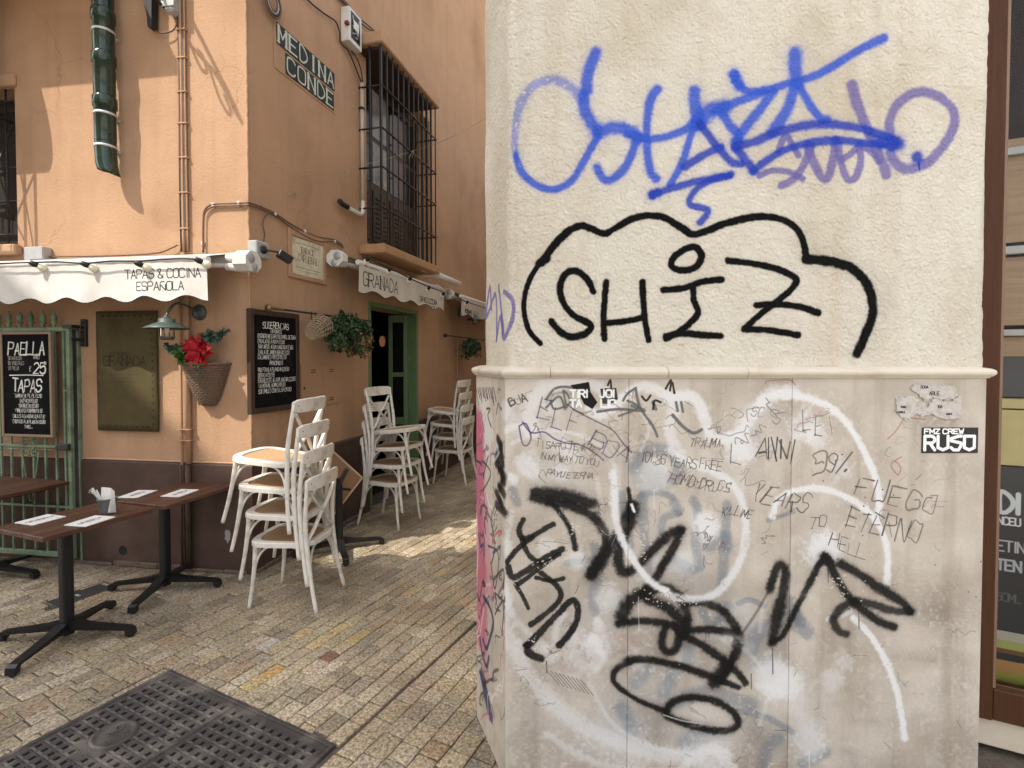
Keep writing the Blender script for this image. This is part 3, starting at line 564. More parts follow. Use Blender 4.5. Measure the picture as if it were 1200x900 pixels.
for i, p in enumerate(P_):
    a = P_[max(0, i - 1)]; c = P_[min(len(P_) - 1, i + 1)]; d = (c - a).normalized(); nrm.append(Vector((d.y, -d.x)))
vs = []; SU = {}
for z in zs:
    for i, p in enumerate(P_):
        dd = uneven(Sx[i], z) if 0 < i < len(P_) - 1 else 0
        if abs(Sx[i]) < .012: dd -= .008
        if abs(Sx[i] - (1.916 - Q1.x)) < .01: dd = -.004 + .004 * math.sin(z * 5) + random.uniform(-.0015, .0015)
        q = p + nrm[i] * dd; 
        if i == len(P_) - 3: q.x += .006 * math.sin(z * 4.2) + random.uniform(-.002, .002)
        vs.append((q.x, q.y, z)); 
W_ = len(P_); fs = [(j * W_ + i, j * W_ + i + 1, (j + 1) * W_ + i + 1, (j + 1) * W_ + i) for j in range(len(zs) - 1) for i in range(W_ - 1)]
mb.add(vs, fs, smooth=True)
uvt = [((Sx[i] - OXS) / cs.w, (z - 1.70) / cs.h) for z in zs for i in range(W_)]
o = mb.build('rendered_wall', CREAMP, pier)
ul = o.data.uv_layers.new(name='uv'); li = np.zeros(len(o.data.loops), dtype=np.int32); o.data.loops.foreach_get('vertex_index', li); ul.data.foreach_set('uv', np.array(uvt)[li].ravel())
mb = MB(); tp = [tuple(back), tuple(Q0), tuple(Q1), (1.916, 2.09), (1.93, 2.11), (1.93, 2.6), (4.0, 2.6), (4.0, 15)]
mb.prism(tp, 3.55, 5.4); up = mb.build('upper_wall', CREAMP, pier); 
u_ = up.data.uv_layers.new(name='uv'); 
for l_ in u_.data: l_.uv = (-5, -5)
# marble slabs with joints: chamfer slab, then three slabs on the front
def slab(p0, p1, s0, s1, z0, z1, name='marble_slab', th=.035, g=.0006):
    d = (p1 - p0); L_ = d.length; d.normalize(); nn = Vector((d.y, -d.x)); m = Matrix(((d.x, -nn.x, 0, p0.x), (d.y, -nn.y, 0, p0.y), (0, 0, 1, 0), (0, 0, 0, 1)))
    mb = MB(); mb.box(g, L_ - g, 0, th, z0, z1, bev=.0022)
    o = mb.build(name, MARB, pier, uvf=lambda x, y, z: ((s0 + (s1 - s0) * x / L_ - OXP) / cp.w, z / cp.h)); o.matrix_world = m; return o
slab(P0, P1, -FACEL, 0, 0, ZM)
xs = [P1.x] + [FP.fit(p, 650)[0] for p in (736, 926)] + [1.922]
for a, b in zip(xs[:-1], xs[1:]): slab(Vector((a, PZ)), Vector((b, PZ)), a - P1.x, b - P1.x, 0, ZM)
slab(P0 + AD * 6, P0, -FACEL - 6, -FACEL, 0, ZM); slab(Vector((1.922, PZ + .0355)), Vector((1.922, PZ + .6)), 3, 3.5, 0, ZM)
mb = MB(); pin = [P0 + AD * 12 + Vector((.03, 0)), P0 + Vector((.035, .02)), P1 + Vector((.03, .036)), Vector((1.886, PZ + .036)), Vector((1.886, 2.6)), Vector((4.0, 2.6)), Vector((4.0, 15))]
mb.prism([tuple(p) for p in pin], 0, ZM - .002); mb.build('masonry_core', MARBM, pier)
# moulding, mitred, in pieces
prof = [(-.03, 1.670), (.006, 1.670), (.008, 1.675), (.014, 1.678), (.020, 1.686), (.0215, 1.694), (.019, 1.702), (.010, 1.708), (-.02, 1.716), (-.06, 1.718)]
def offp(i, d, pts):
    p = pts[i]; a = pts[i] - pts[i - 1] if i > 0 else pts[1] - pts[0]; c = pts[i + 1] - pts[i] if i < len(pts) - 1 else a; a = a.normalized(); c = c.normalized()
    na = Vector((a.y, -a.x)); nc = Vector((c.y, -c.x)); m_ = (na + nc).normalized(); return p + m_ * (d / max(.3, m_.dot(na)))
mpath = [P0 + AD * 6, P0, P1] + [Vector((FP.fit(p, 436)[0], PZ)) for p in (645, 782, 875)] + [Vector((1.922, PZ)), Vector((1.922, 2.6))]
for i in range(len(mpath) - 1):
    mb = MB(); vs = []
    for e in (i, i + 1):
        dirv = (mpath[i + 1] - mpath[i]).normalized(); g = .0012 if 2 <= e <= 5 else 0
        for d, z in prof: 
            q = offp(e, d, mpath) + dirv * (g if e == i else -g); vs.append((q.x, q.y, z))
    n = len(prof); mb.add(vs, [(k, n + k, n + k + 1, k + 1) for k in range(n - 1)] + [tuple(range(n)), tuple(range(n, 2 * n))[::-1]]); mb.build('moulding', MARBM, pier)

# sticker and torn notice
def sticker(name, frame, pxs, cv, matn, d, label, cat, base, rough=.5):
    x0, z1 = frame.fit(*pxs[0], d); x1, z0 = frame.fit(*pxs[1], d)
    m = mat(matn, base, rough); overlay(m, paint_image(cv, matn)); mb = MB()
    mb.box(x0, x1, -d, -d + .0012, z0, z1, bev=.0004)
    o = mb.build(name, m, None, uvf=lambda x, y, z: ((x - x0) / (x1 - x0), (z - z0) / (z1 - z0))); o.matrix_world = frame.M; props(o, label, cat); return o
c = Canvas(65, 29, 8)
c.text('FMZ CREW', 3, 22, 5.2, (.92, .92, .92), r=.75, wf=.95, sp=.25, soft=.15)
for i, l in enumerate(('0006|063645443303|2340', '0601204146'.replace('20', '20'), '463616054444413010' [:0] + '463605044342301001', '0601204146|0646')):
    for st in l.split('|'):
        q = [(3.5 + i * 15.2 + int(st[k]) / 4 * 11.5, 3.6 + int(st[k + 1]) / 6 * 15.5) for k in range(0, len(st), 2)]; c.stroke(q, 1.75, (.93, .93, .93), curve=False, soft=.12)
sticker('sticker', FP, ((1080.5, 501), (1146, 531)), c, 'black_sticker', .0022, 'black and white blackletter sticker on the marble plinth near its right edge', 'sticker', (.015, .015, .016))
tn = thing('torn_notice', 'shreds of a torn white paper notice below the moulding, above the black sticker', 'notice', FP.M)
for poly, tx in ((((1070, 449), (1118, 451), (1121, 463), (1110, 470), (1092, 466), (1082, 470), (1076, 462), (1066, 457)), ((1078, 455, 'SOÑA', 3), (1088, 463, 'ABLE', 4))),
                 (((1092, 467), (1112, 470), (1125, 464), (1126, 489), (1108, 492), (1090, 486), (1078, 488), (1086, 476)), ((1098, 478, 'ISA', 3), (1108, 486, 'UNO A', 2))),
                 (((1049, 468), (1066, 463), (1082, 472), (1088, 484), (1072, 486), (1062, 493), (1050, 485)), ((1055, 478, 'PARA', 2), (1050, 484, 'LUGAR A', 2)))):
    rag = []
    for i_, p in enumerate(poly):
        q = poly[(i_ + 1) % len(poly)]; L2 = math.hypot(q[0] - p[0], q[1] - p[1]); k_ = max(2, int(L2 / 1.6))
        for t_ in range(k_): rag.append((p[0] + (q[0] - p[0]) * t_ / k_ + random.gauss(0, .8), p[1] + (q[1] - p[1]) * t_ / k_ + random.gauss(0, .8)))
    pts = [FP.fit(*p) for p in rag]; xa = min(p[0] for p in pts); xb = max(p[0] for p in pts); za = min(p[1] for p in pts); zb = max(p[1] for p in pts)
    cv = Canvas(xb - xa, zb - za, 2400)
    for px, py, t, h in tx: x, z = FP.fit(px, py); cv.text(t, x - xa, z - za, h * PXM, (.12, .11, .12), r=.4 * PXM)
    m = mat('torn_paper_print', (.56, .54, .53), .85, (.47, .43, .39), 60, bump=.5, bscale=90, col3=(.42, .37, .31), s3=30); overlay(m, paint_image(cv, 'notice_print')); dz = .0022 + .0004 * tx[0][3]
    mb = MB(); mb.prism([(p[0], p[1]) for p in pts], 0, .0008, M=Matrix(((1, 0, 0, 0), (0, 0, -1, -dz), (0, 1, 0, 0), (0, 0, 0, 1))))
    mb.build('paper_shred', m, tn, uvf=lambda x, y, z: ((x - xa) / (xb - xa), (z - za) / (zb - za)))

# ------------------------------------------------------------------ shop window to the right of the pier
FS = Frame(.913 * 2.25, 2.25, .885, -.466)
shop = thing('shopfront', 'brown framed shop window with shelves and a dark poster right of the pier', 'shopfront', FS.M)
hb = FS.fit(1174, 848)[1]; xi = FS.fit(1172, 450)[0]; zt = 4.4; L_ = 1.9
mb = MB(); mb.box(-.35, xi, -.0, .10, hb, zt, bev=.004); mb.build('frame_post', SHOPB, shop)
zi = FS.fit(1157, 807)[1]; mb = MB(); mb.box(xi + .001, L_, .006, .10, hb + .002, zi, bev=.004); mb.build('frame_rail', SHOPB, shop)
mb = MB(); mb.box(xi + .001, xi + .014, .02, .09, zi + .001, zt); mb.build('glazing_bead', mat('glazing_bead', (.22, .13, .08), .4), shop)
mb = MB(); mb.box(-.35, L_, .03, .30, .02, hb - .003, bev=.006); mb.build('stone_sill', mat('pale_sill', (.58, .52, .42), .7, (.52, .45, .35), 6), shop)
mb = MB(); mb.box(xi + .016, L_, .052, .056, zi + .002, zt); mb.build('window_pane', GLASS, shop)
fy = lambda py: FS.fit(1185, py, -.20)[1]
dk = mat('shop_dark_panel', (.03, .032, .034), .35, (.05, .052, .055), 4)
for a, b, m, nm_, y in ((160, 283, SHELF, 'oak_panel', .235), (300, 381, SHELF, 'oak_panel', .235), (394, 418, SHELF, 'oak_panel', .235), (418, 466, dk, 'dark_panel', .225)):
    mb = MB(); mb.box(-.2, L_, y, y + .02, fy(b), fy(a), bev=.002); mb.build(nm_, m, shop)
AL = mat('aluminium_strip', (.36, .36, .35), .5, metal=.0)
for a, b in ((172, 181), (288, 297.5), (386, 393.5)): mb = MB(); mb.box(-.2, L_, .205, .234, fy(b), fy(a), bev=.002); mb.build('shelf_strip', AL, shop)
mb = MB(); mb.box(-.2, L_, .26, .28, .3, zt); mb.box(-.2, L_, .9, .95, .3, zt); mb.build('back_panel', DARKROOM, shop)
mb = MB(); mb.box(L_, L_ + .3, 0, 1, 0, zt); mb.build('side_wall', CREAM, shop); mb = MB(); mb.box(-.35, L_ + .3, .0, 1, zt, 12); mb.build('upper_wall', CREAM, shop)
bx = mat('yellow_carton', (.40, .34, .14), .5, (.46, .40, .18), 6); mb = MB(); mb.box(-.2, L_, .18, .224, fy(545), fy(480), bev=.003); mb.box(-.2, L_, .175, .222, fy(478.5), fy(467), bev=.003); mb.build('yellow_band', bx, shop)
pz1, pz0 = fy(546), fy(806); PW = 1.0; xp0 = FS.fit(1150, 600, -.18)[0]; cv = Canvas(PW, pz1 - pz0, 700)
cv.rect(0, 0, PW, 9, (.155, .165, .17))
mpx = lambda px, py: (FS.fit(px, py, -.17)[0] - xp0, FS.fit(px, py, -.17)[1] - pz0)
zf = mpx(1180, 740)[1]
for k, col in ((0, (.42, .44, .22)), (.15, (.50, .50, .22)), (.30, (.58, .44, .26)), (.62, (.38, .27, .16)), (.7, (.55, .56, .33)), (.84, (.60, .58, .52))): cv.rect(0, zf * k, PW, zf * (k + .2 if k < .84 else 1), col)
for i in range(40): x = random.uniform(0, PW); z = random.uniform(0, zf); cv.stroke([(x, z), (x + .05, z + random.uniform(-.01, .01))], random.uniform(.004, .012), random.choice(((.62, .48, .27), (.45, .47, .2), (.65, .63, .55), (.32, .22, .13))), .5, rough=.8)
for t, px, py, hpx, r, col, x0 in (('DI', 1171, 600, 24, 2.6, (.72, .74, .74), 0), ('NCEU', 1169, 614, 9, .9, (.75, .76, .77), 0), ('ETIN', 1168, 645, 13, 1.0, (.62, .64, .64), 0), ('TEN', 1168, 667, 13, 1.3, (.62, .64, .64), 0), ('50ML (', 1167, 703, 10, .6, (.33, .34, .34), 0)):
    x, z = mpx(px, py); k_ = 2.2 / 600; cv.text(t, x, z, hpx * k_, col, r=r * k_, wf=.5, soft=.2)
pm = mat('poster_print', (.03, .03, .03), .35); overlay(pm, paint_image(cv, 'poster_print')); mb = MB(); mb.box(xp0, xp0 + PW, .17, .178, pz0, pz1); mb.build('poster', pm, shop, uvf=lambda x, y, z: ((x - xp0) / PW, (z - pz0) / (pz1 - pz0)))
# ------------------------------------------------------------------ ground: mortar bed, setts, covers
MORTAR = mat('sett_joint', (.09, .074, .058), .95, (.15, .125, .098), 30, bump=.6, bscale=90)
mb = MB()
mb.add([(-80, -80, -.016), (80, -80, -.016), (80, 120, -.016), (-80, 120, -.016)], [(0, 1, 2, 3)])
ground_o = mb.build('ground', MORTAR); props(ground_o, 'sett paved alley and square floor', None, None, 'structure')
PAVE = mat('pale_bounce_paving', (.46, .41, .33), .8, (.54, .48, .39), 3, bump=.3, bscale=30)  # outer ground out of view, made pale to bounce sunlight into the shade
mb = MB()
for x0_, x1_, y0_, y1_ in ((-80, -6.2, -80, 120), (4.2, 80, -80, 120), (-6.2, 4.2, -80, -1.4), (-6.2, 4.2, 13.4, 120)): mb.add([(x0_, y0_, -.004), (x1_, y0_, -.004), (x1_, y1_, -.004), (x0_, y1_, -.004)], [(0, 1, 2, 3)])
pv = mb.build('pavement', PAVE); props(pv, 'unseen outer paving around the sett paved alley, made pale to bounce light', None, None, 'structure')
m, n, b = newmat('limestone_sett'); L = n.links; STONE = m
at = n.nodes.new('ShaderNodeAttribute'); at.attribute_name = 'tint'; tc = n.nodes.new('ShaderNodeTexCoord')
n1 = n.nodes.new('ShaderNodeTexNoise'); n1.inputs['Scale'].default_value = 65; n1.inputs['Detail'].default_value = 6; n1.inputs['Roughness'].default_value = .75; L.new(tc.outputs['Object'], n1.inputs[0])
cr = n.nodes.new('ShaderNodeValToRGB'); cr.color_ramp.elements[0].position = .40; cr.color_ramp.elements[0].color = (.36, .33, .29, 1); cr.color_ramp.elements[1].position = .62; cr.color_ramp.elements[1].color = (1.5, 1.48, 1.42, 1); L.new(n1.outputs[0], cr.inputs[0])
mx = n.nodes.new('ShaderNodeMix'); mx.data_type = 'RGBA'; mx.blend_type = 'MULTIPLY'; mx.inputs[0].default_value = .9; L.new(at.outputs['Color'], mx.inputs[6]); L.new(cr.outputs[0], mx.inputs[7])
n2 = n.nodes.new('ShaderNodeTexNoise'); n2.inputs['Scale'].default_value = 1.3; n2.inputs['Detail'].default_value = 5; L.new(tc.outputs['Object'], n2.inputs[0])
c2 = n.nodes.new('ShaderNodeValToRGB'); c2.color_ramp.elements[0].position = .38; c2.color_ramp.elements[0].color = (.70, .68, .66, 1); c2.color_ramp.elements[1].position = .62; c2.color_ramp.elements[1].color = (1.08, 1.08, 1.08, 1); L.new(n2.outputs[0], c2.inputs[0])
m2 = n.nodes.new('ShaderNodeMix'); m2.data_type = 'RGBA'; m2.blend_type = 'MULTIPLY'; m2.inputs[0].default_value = 1; L.new(mx.outputs[2], m2.inputs[6]); L.new(c2.outputs[0], m2.inputs[7]); L.new(m2.outputs[2], b.inputs['Base Color'])
b.inputs['Roughness'].default_value = .62; b.inputs['Specular IOR Level'].default_value = .35
n3 = n.nodes.new('ShaderNodeTexNoise'); n3.inputs['Scale'].default_value = 120; n3.inputs['Detail'].default_value = 5; L.new(tc.outputs['Object'], n3.inputs[0]); bu = n.nodes.new('ShaderNodeBump'); bu.inputs['Strength'].default_value = .7; bu.inputs['Distance'].default_value = .006; L.new(n3.outputs[0], bu.inputs['Height']); L.new(bu.outputs[0], b.inputs['Normal'])
# large manhole cover frame: corner A, edges along e (down right) and f (down left)
MA = ground(199.5, 784.5); MBc = ground(392.5, 873.5)
ra = math.atan2(292, 600) + R(.5); U = Vector((math.sin(ra), math.cos(ra), 0)); V = Vector((math.cos(ra), -math.sin(ra), 0))
ML = (MBc - MA).dot(V); MD = 1.35
def inman(p, g=0.0):
    d = Vector((p[0], p[1], 0)) - MA; return -g < d.dot(V) < ML + g and -MD - g < d.dot(U) < g
SA = ground(121.8, 680.5); SB = ground(147.6, 690.7); SC = ground(46.6, 706)
sU = (SA - SC).normalized(); sL = (SA - SC).length; sV = Vector((sU.y, -sU.x, 0)); sW = .22
def insm(p, g=0.0):
    d = Vector((p[0], p[1], 0)) - SA; return -g < d.dot(sV) < sW + g and -sL - g < d.dot(sU) < g
g1 = ground(403, 873.5); g2 = ground(555.5, 729.8); vg = (g1.dot(V) + g2.dot(V)) / 2
def blocked(p):
    q = Vector((p[0], p[1], 0))
    l = FL.M.inverted() @ q
    if l.x < .0 and l.y > .06: return True
    a = FA.M.inverted() @ q
    if a.x > .0 and a.y > .06: return True
    d = Vector((q.x, q.y)) - P0
    if q.y > PZ + .10 and Vector((AD.y, -AD.x)).dot(d) > 0 and q.x > .10 + (P0.x + (q.y - P0.y) * (P1.x - P0.x) / (P1.y - P0.y) if q.y < P0.y else -9) and Vector((AD.y, -AD.x)).dot(d) > .08: return True
    s_ = FS.M.inverted() @ q
    if q.x > 1.5 and s_.y > .02: return True
    return inman(p, 0) or insm(p, .006)
cands = []
uA, vA = MA.dot(U), MA.dot(V)
def clip_rect(ua, ub, va, vb):            # cut a sett where it meets the frame of the big cover
    a, b_, c, d = uA - MD - .004, uA + .004, vA - .004, vA + ML + .004
    if ub <= a or ua >= b_ or vb <= c or va >= d: return [(ua, ub, va, vb)]
    out = []
    if ua < a - .02: out.append((ua, a, va, vb))
    if ub > b_ + .02: out.append((b_, ub, va, vb))
    if va < c - .02: out.append((max(ua, a), min(ub, b_), va, c))
    if vb > d + .02: out.append((max(ua, a), min(ub, b_), d, vb))
    return out
def fill(v0, v1, w_, sgn, lmin, lmax):
    v = v0
    while v * sgn < v1 * sgn:
        vc = v + sgn * w_ / 2; u = -3 + random.uniform(0, .2); lw = random.uniform(-.08, .08)
        while u < 15:
            l = random.uniform(lmin, lmax) * (1 + lw)
            c_ = U * (u + l / 2) + V * vc
            if -6.2 < c_.x < 4.2 and -1.4 < c_.y < 13.4:
                for (ua, ub, va, vb) in clip_rect(u, u + l, vc - w_ / 2, vc + w_ / 2):
                    cc2 = U * ((ua + ub) / 2) + V * ((va + vb) / 2)
                    if not blocked(cc2): cands.append((ua, ub - ua, (va + vb) / 2, vb - va, cc2))
            u += l
        v += sgn * w_
fill(vg + .008, vg + 7, .110, 1, .10, .145); fill(vg - .008, vg - 7, .088, -1, .09, .19)
def tint_for(c_, big):
    k = random.random(); base = np.array((.455, .388, .285)) if big else np.array((.425, .365, .275))
    t = base * random.uniform(.86, 1.13) * np.array((1 + random.uniform(-.03, .06), 1, 1 + random.uniform(-.08, .05)))
    if k < .018: t = base * np.array((1.18, 1.08, .85))
    elif k < .05: t = base * np.array((1.02, .90, .82))
    elif k < .14: t = base * np.array((1.22, 1.24, 1.26))
    elif k < .22: t = base * .74
    return t
special = {(414, 746): (.58, .46, .24), (295, 796): (.50, .40, .21), (337, 785): (.52, .34, .15), (388, 763): (.24, .14, .09), (345, 740): (.55, .43, .24), (400, 735): (.55, .44, .24), (520, 870): (.42, .31, .2), (305, 761): (.50, .48, .43)}
def sett_geo(u, l, vc, w_, tv):
    j = lambda a=.0022: random.uniform(-a, a)
    g = .0028; h = random.gauss(0, .0016); tx, ty = random.gauss(0, .010), random.gauss(0, .012)
    c = [(u + g + j(), vc - w_ / 2 + g + j()), (u + l - g + j(), vc - w_ / 2 + g + j()), (u + l - g + j(), vc + w_ / 2 - g + j()), (u + g + j(), vc + w_ / 2 - g + j())]
    uc = u + l / 2; vs = []
    for (a, b_), ins, dz in [(q, .0, None) for q in c] + [(q, .0, -.0045) for q in c] + [(q, .005, 0) for q in c]:
        a2 = a + (uc - a) * ins * 2 / l; b2 = b_ + (vc - b_) * ins * 2 / w_
        z = -.018 if dz is None else h + (a2 - uc) * tx + (b2 - vc) * ty + dz
        p = U * a2 + V * b2; vs.append((p.x, p.y, z))
    fs = [(k, k + 4, (k + 1) % 4 + 4, (k + 1) % 4) for k in range(4)] + [(k + 4, k + 8, (k + 1) % 4 + 8, (k + 1) % 4 + 4) for k in range(4)] + [(8, 11, 10, 9)]
    fs = [tuple(f[::-1]) for f in fs]
    return vs, fs
vis = []
for i, (u, l, vc, w_, c_) in enumerate(cands):
    s_ = 0
    if c_.y > .8:
        X_, Y_, Z_ = project(c_)
        if -5 < X_ < 590 and Y_ < 905 and not (X_ > 556 and Y_ < 850): s_ = 1 / Z_ ** 2 / Z_ * l * w_
        if 1150 < X_ < 1205 and Y_ < 905: s_ = 1 / Z_ ** 2 / Z_ * l * w_
    vis.append(s_)
top = set(np.argsort(-np.array(vis))[:296].tolist())
near = {}
for (sx, sy), cc in special.items():
    best = min((((project(q[4])[0] - sx) ** 2 + 4 * (project(q[4])[1] - sy) ** 2), i) for i, q in enumerate(cands) if q[4].y > .8); near[best[1]] = cc
smb = MB(); tints = []
for i, (u, l, vc, w_, c_) in enumerate(cands):
    vs, fs = sett_geo(u, l, vc, w_, None); t = tint_for(c_, vc > vg - .9 and c_.y < 5)
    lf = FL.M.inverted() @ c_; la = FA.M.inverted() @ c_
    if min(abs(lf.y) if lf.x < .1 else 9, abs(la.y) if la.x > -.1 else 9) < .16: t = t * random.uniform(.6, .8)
    if c_.y > .8:
        X_, Y_, Z_ = project(c_)
        if i in near: t = np.array(near[i])
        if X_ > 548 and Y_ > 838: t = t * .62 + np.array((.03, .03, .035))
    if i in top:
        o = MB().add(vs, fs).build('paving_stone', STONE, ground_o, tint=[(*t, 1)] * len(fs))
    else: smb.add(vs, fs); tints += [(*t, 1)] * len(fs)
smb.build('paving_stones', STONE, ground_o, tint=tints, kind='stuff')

# large cast iron cover in its frame
MM = Matrix(((V.x, U.x, 0, MA.x), (V.y, U.y, 0, MA.y), (0, 0, 1, 0), (0, 0, 0, 1)))
cov = thing('manhole_cover', 'big rectangular cast iron telephone cover of two studded lids in the foreground', 'manhole cover', MM)
mb = MB(); fw = .022; mb.box(0, ML, -fw, 0, -.016, .003, bev=.003); mb.box(0, ML, -MD, -MD + fw, -.016, .003, bev=.003); mb.box(0, fw, -MD + fw, -fw, -.016, .0035, bev=.003); mb.box(ML - fw, ML, -MD + fw, -fw, -.016, .0035, bev=.003); mb.build('cover_frame', STEELD, cov)
sm = (ground(275.8, 826.7) - MA).dot(V)
def lid(x0, x1, y0, y1, name='lid'):
    mb = MB(); hb_ = MB(); cw, ch = .050, .047; nx = int((x1 - x0 - .03) / cw); ny = int((y1 - y0 - .05) / ch); cw = (x1 - x0 - .03) / nx; ch = (y1 - y0 - .05) / ny; zt_ = -.001
    def q(a, b_, c, d, z=zt_): mb.add([(a, c, z), (b_, c, z), (b_, d, z), (a, d, z)], [(0, 1, 2, 3)])
    bx, by = .015, .025
    q(x0, x1, y0, y0 + by); q(x0, x1, y1 - by, y1); q(x0, x0 + bx, y0 + by, y1 - by); q(x1 - bx, x1, y0 + by, y1 - by)
    cx, cy = (x0 + x1) / 2 - .02, -.46
    for i in range(nx):
        for j in range(ny):
            a = x0 + bx + i * cw; c = y0 + by + j * ch; b_, d = a + cw, c + ch
            if x1 > .9 or math.hypot((a + b_) / 2 - cx, (c + d) / 2 - cy) > .10:
                off = (.25 if j % 2 else -.15) * cw * .5
                ha, hb2, hc, hd = a + cw * .32 + off, a + cw * .70 + off, c + ch * .22, c + ch * .70; rz = zt_ + .0035
                V_ = [(a, c, zt_), (b_, c, zt_), (b_, d, zt_), (a, d, zt_), (ha - .004, hc - .004, rz), (hb2 + .004, hc - .004, rz), (hb2 + .004, hd + .004, rz), (ha - .004, hd + .004, rz), (ha, hc, rz), (hb2, hc, rz), (hb2, hd, rz), (ha, hd, rz), (ha, hc, -.012), (hb2, hc, -.012), (hb2, hd, -.012), (ha, hd, -.012)]
                Fq = [(k, (k + 1) % 4, (k + 1) % 4 + 4, k + 4) for k in range(4)] + [(k + 4, (k + 1) % 4 + 4, (k + 1) % 4 + 8, k + 8) for k in range(4)] + [(k + 8, (k + 1) % 4 + 8, (k + 1) % 4 + 12, k + 12) for k in range(4)]
                mb.add(V_, Fq); hb_.add(V_[12:], [(0, 1, 2, 3)])
            else: q(a, b_, c, d)
    o = mb.build(name, STEELD, cov); hb_.build('lid_pockets', HOLE, o, kind='stuff')
    return o, cx, cy
l1, cx, cy = lid(fw + .003, sm - .002, -MD + fw + .003, -fw - .003); l2, _, _ = lid(sm + .002, ML - fw - .003, -MD + fw + .003, -fw - .003)
cc_ = MM.inverted() @ ground(134, 861)
mb = MB(); mb.lathe([(0, .004), (.055, .005), (.075, .003), (.078, .009), (.092, .009), (.095, -.001)], 32, M=T(cc_.x, cc_.y, 0))
for k in range(10): a = random.uniform(0, 6.28); r_ = random.uniform(.01, .05); mb.box(-.012, .012, -.006, .006, .004, .008, M=T(cc_.x + r_ * math.cos(a), cc_.y + r_ * math.sin(a), 0) @ RZ(a), bev=.001)
mb.build('medallion', STEELD, l1)
SM = Matrix(((sV.x, sU.x, 0, SA.x), (sV.y, sU.y, 0, SA.y), (0, 0, 1, 0), (0, 0, 0, 1)))
sc_ = thing('access_cover', 'small flat dark metal access cover in the paving behind the nearest table leg', 'access cover', SM)
mb = MB(); mb.box(0, sW, -sL, -sL + .018, -.016, .001, bev=.002); mb.box(0, sW, -.018, 0, -.016, .001, bev=.002); mb.box(0, .018, -sL + .018, -.018, -.016, .0015, bev=.002); mb.box(sW - .018, sW, -sL + .018, -.018, -.016, .0015, bev=.002); mb.build('cover_frame', STEELD, sc_)
mb = MB(); mb.box(.021, sW - .021, -sL + .021, -.021, -.016, -.001, bev=.002); pl = mb.build('lid', mat('dark_lid', (.035, .034, .034), .5, (.06, .058, .055), 14, bump=.2), sc_)
mb = MB(); mb.box(sW / 2 - .025, sW / 2 + .025, -sL / 2 - .03, -sL / 2 - .01, -.002, .0012, bev=.001); mb.build('lifting_plate', STEEL, pl)
# ------------------------------------------------------------------ orange building
bld = thing('orange_building', 'orange rendered corner building with brown plinth, green door and barred windows', 'building')
def wall_holes(name, frame, x0, x1, z0, z1, holes, mt, parent, d0=0.0, th=.30, step=.5):
    xs = sorted({x0, x1} | {h[0] for h in holes} | {h[1] for h in holes}); zs = sorted({z0, z1} | {h[2] for h in holes} | {h[3] for h in holes}); mb = MB()
    for a, b in zip(xs[:-1], xs[1:]):
        for c, d in zip(zs[:-1], zs[1:]):
            if any(h[0] - 1e-6 <= a and b <= h[1] + 1e-6 and h[2] - 1e-6 <= c and d <= h[3] + 1e-6 for h in holes): continue
            mb.add([(a, -d0, c), (b, -d0, c), (b, -d0, d), (a, -d0, d)], [(0, 1, 2, 3)])
    for a, b, c, d in holes:
        mb.add([(a, -d0, c), (b, -d0, c), (b, th, c), (a, th, c)], [(0, 3, 2, 1)]); mb.add([(a, -d0, d), (b, -d0, d), (b, th, d), (a, th, d)], [(0, 1, 2, 3)])
        mb.add([(a, -d0, c), (a, -d0, d), (a, th, d), (a, th, c)], [(0, 1, 2, 3)]); mb.add([(b, -d0, c), (b, -d0, d), (b, th, d), (b, th, c)], [(0, 3, 2, 1)])
    o = mb.build(name, mt, parent); o.matrix_world = frame.M; return o
def fbox(frame, parent, name, mt, x0, x1, z0, z1, d0, d1, bev=0.0, label=None):
    mb = MB(); mb.box(x0, x1, -d1, -d0, z0, z1, bev=bev); o = mb.build(name, mt, parent, label); 
    if frame is not None: o.matrix_world = frame.M
    return o
HT = 9.6; PH = FL.fit(185, 541)[1]
wx1, wz1 = FL.fit(17, 102); _, wz0 = FL.fit(10, 288)
gx0, gz1 = FA.fit(427, 62); gx1, gz0 = FA.fit(500, 320); gx1 = FA.fit(506, 200, .02)[0]; gz0 = FA.fit(427, 283)[1]
dx0, dz1 = FA.fit(433, 358); dx1 = FA.fit(488, 400)[0]
wall_holes('front_wall', FL, -5.6, 0, 0, HT, [(wx1 - 1.1, wx1, wz0, wz1)], ORANGE, bld)
wall_holes('alley_wall', FA, 0, 16, 0, HT, [(gx0 + .03, gx1 - .03, gz0, gz1), (dx0, dx1, -.05, dz1)], ORANGE, bld)
mb = MB(); mb.tube([(random.gauss(.0, .0018), random.gauss(0, .0018) + .004, HT * i / 260) for i in range(261)], .0105, 6, cap=False); o = mb.build('corner_arris', ORANGE, bld); o.matrix_world = FL.M
# closed top and back so that no light leaks in
mb = MB(); a = FL.at(-5.6, HT); b_ = FL.at(0, HT); c = FA.at(16, HT); e = c + Vector((-9, 2.4, 0)); f = a + Vector((1, 8, 0))
mb.add([a, b_, c, e, f], [(0, 1, 2, 3, 4)]); lo = [Vector((p.x, p.y, 0)) for p in (a, b_, c, e, f)]
mb.add([lo[2], c, e, lo[3]], [(0, 1, 2, 3)]); mb.add([lo[3], e, f, lo[4]], [(0, 1, 2, 3)]); mb.add([lo[4], f, a, lo[0]], [(0, 1, 2, 3)])
mb.build('roof', mat('roof_tile', (.30, .14, .08), .9, (.36, .18, .10), 9), bld)
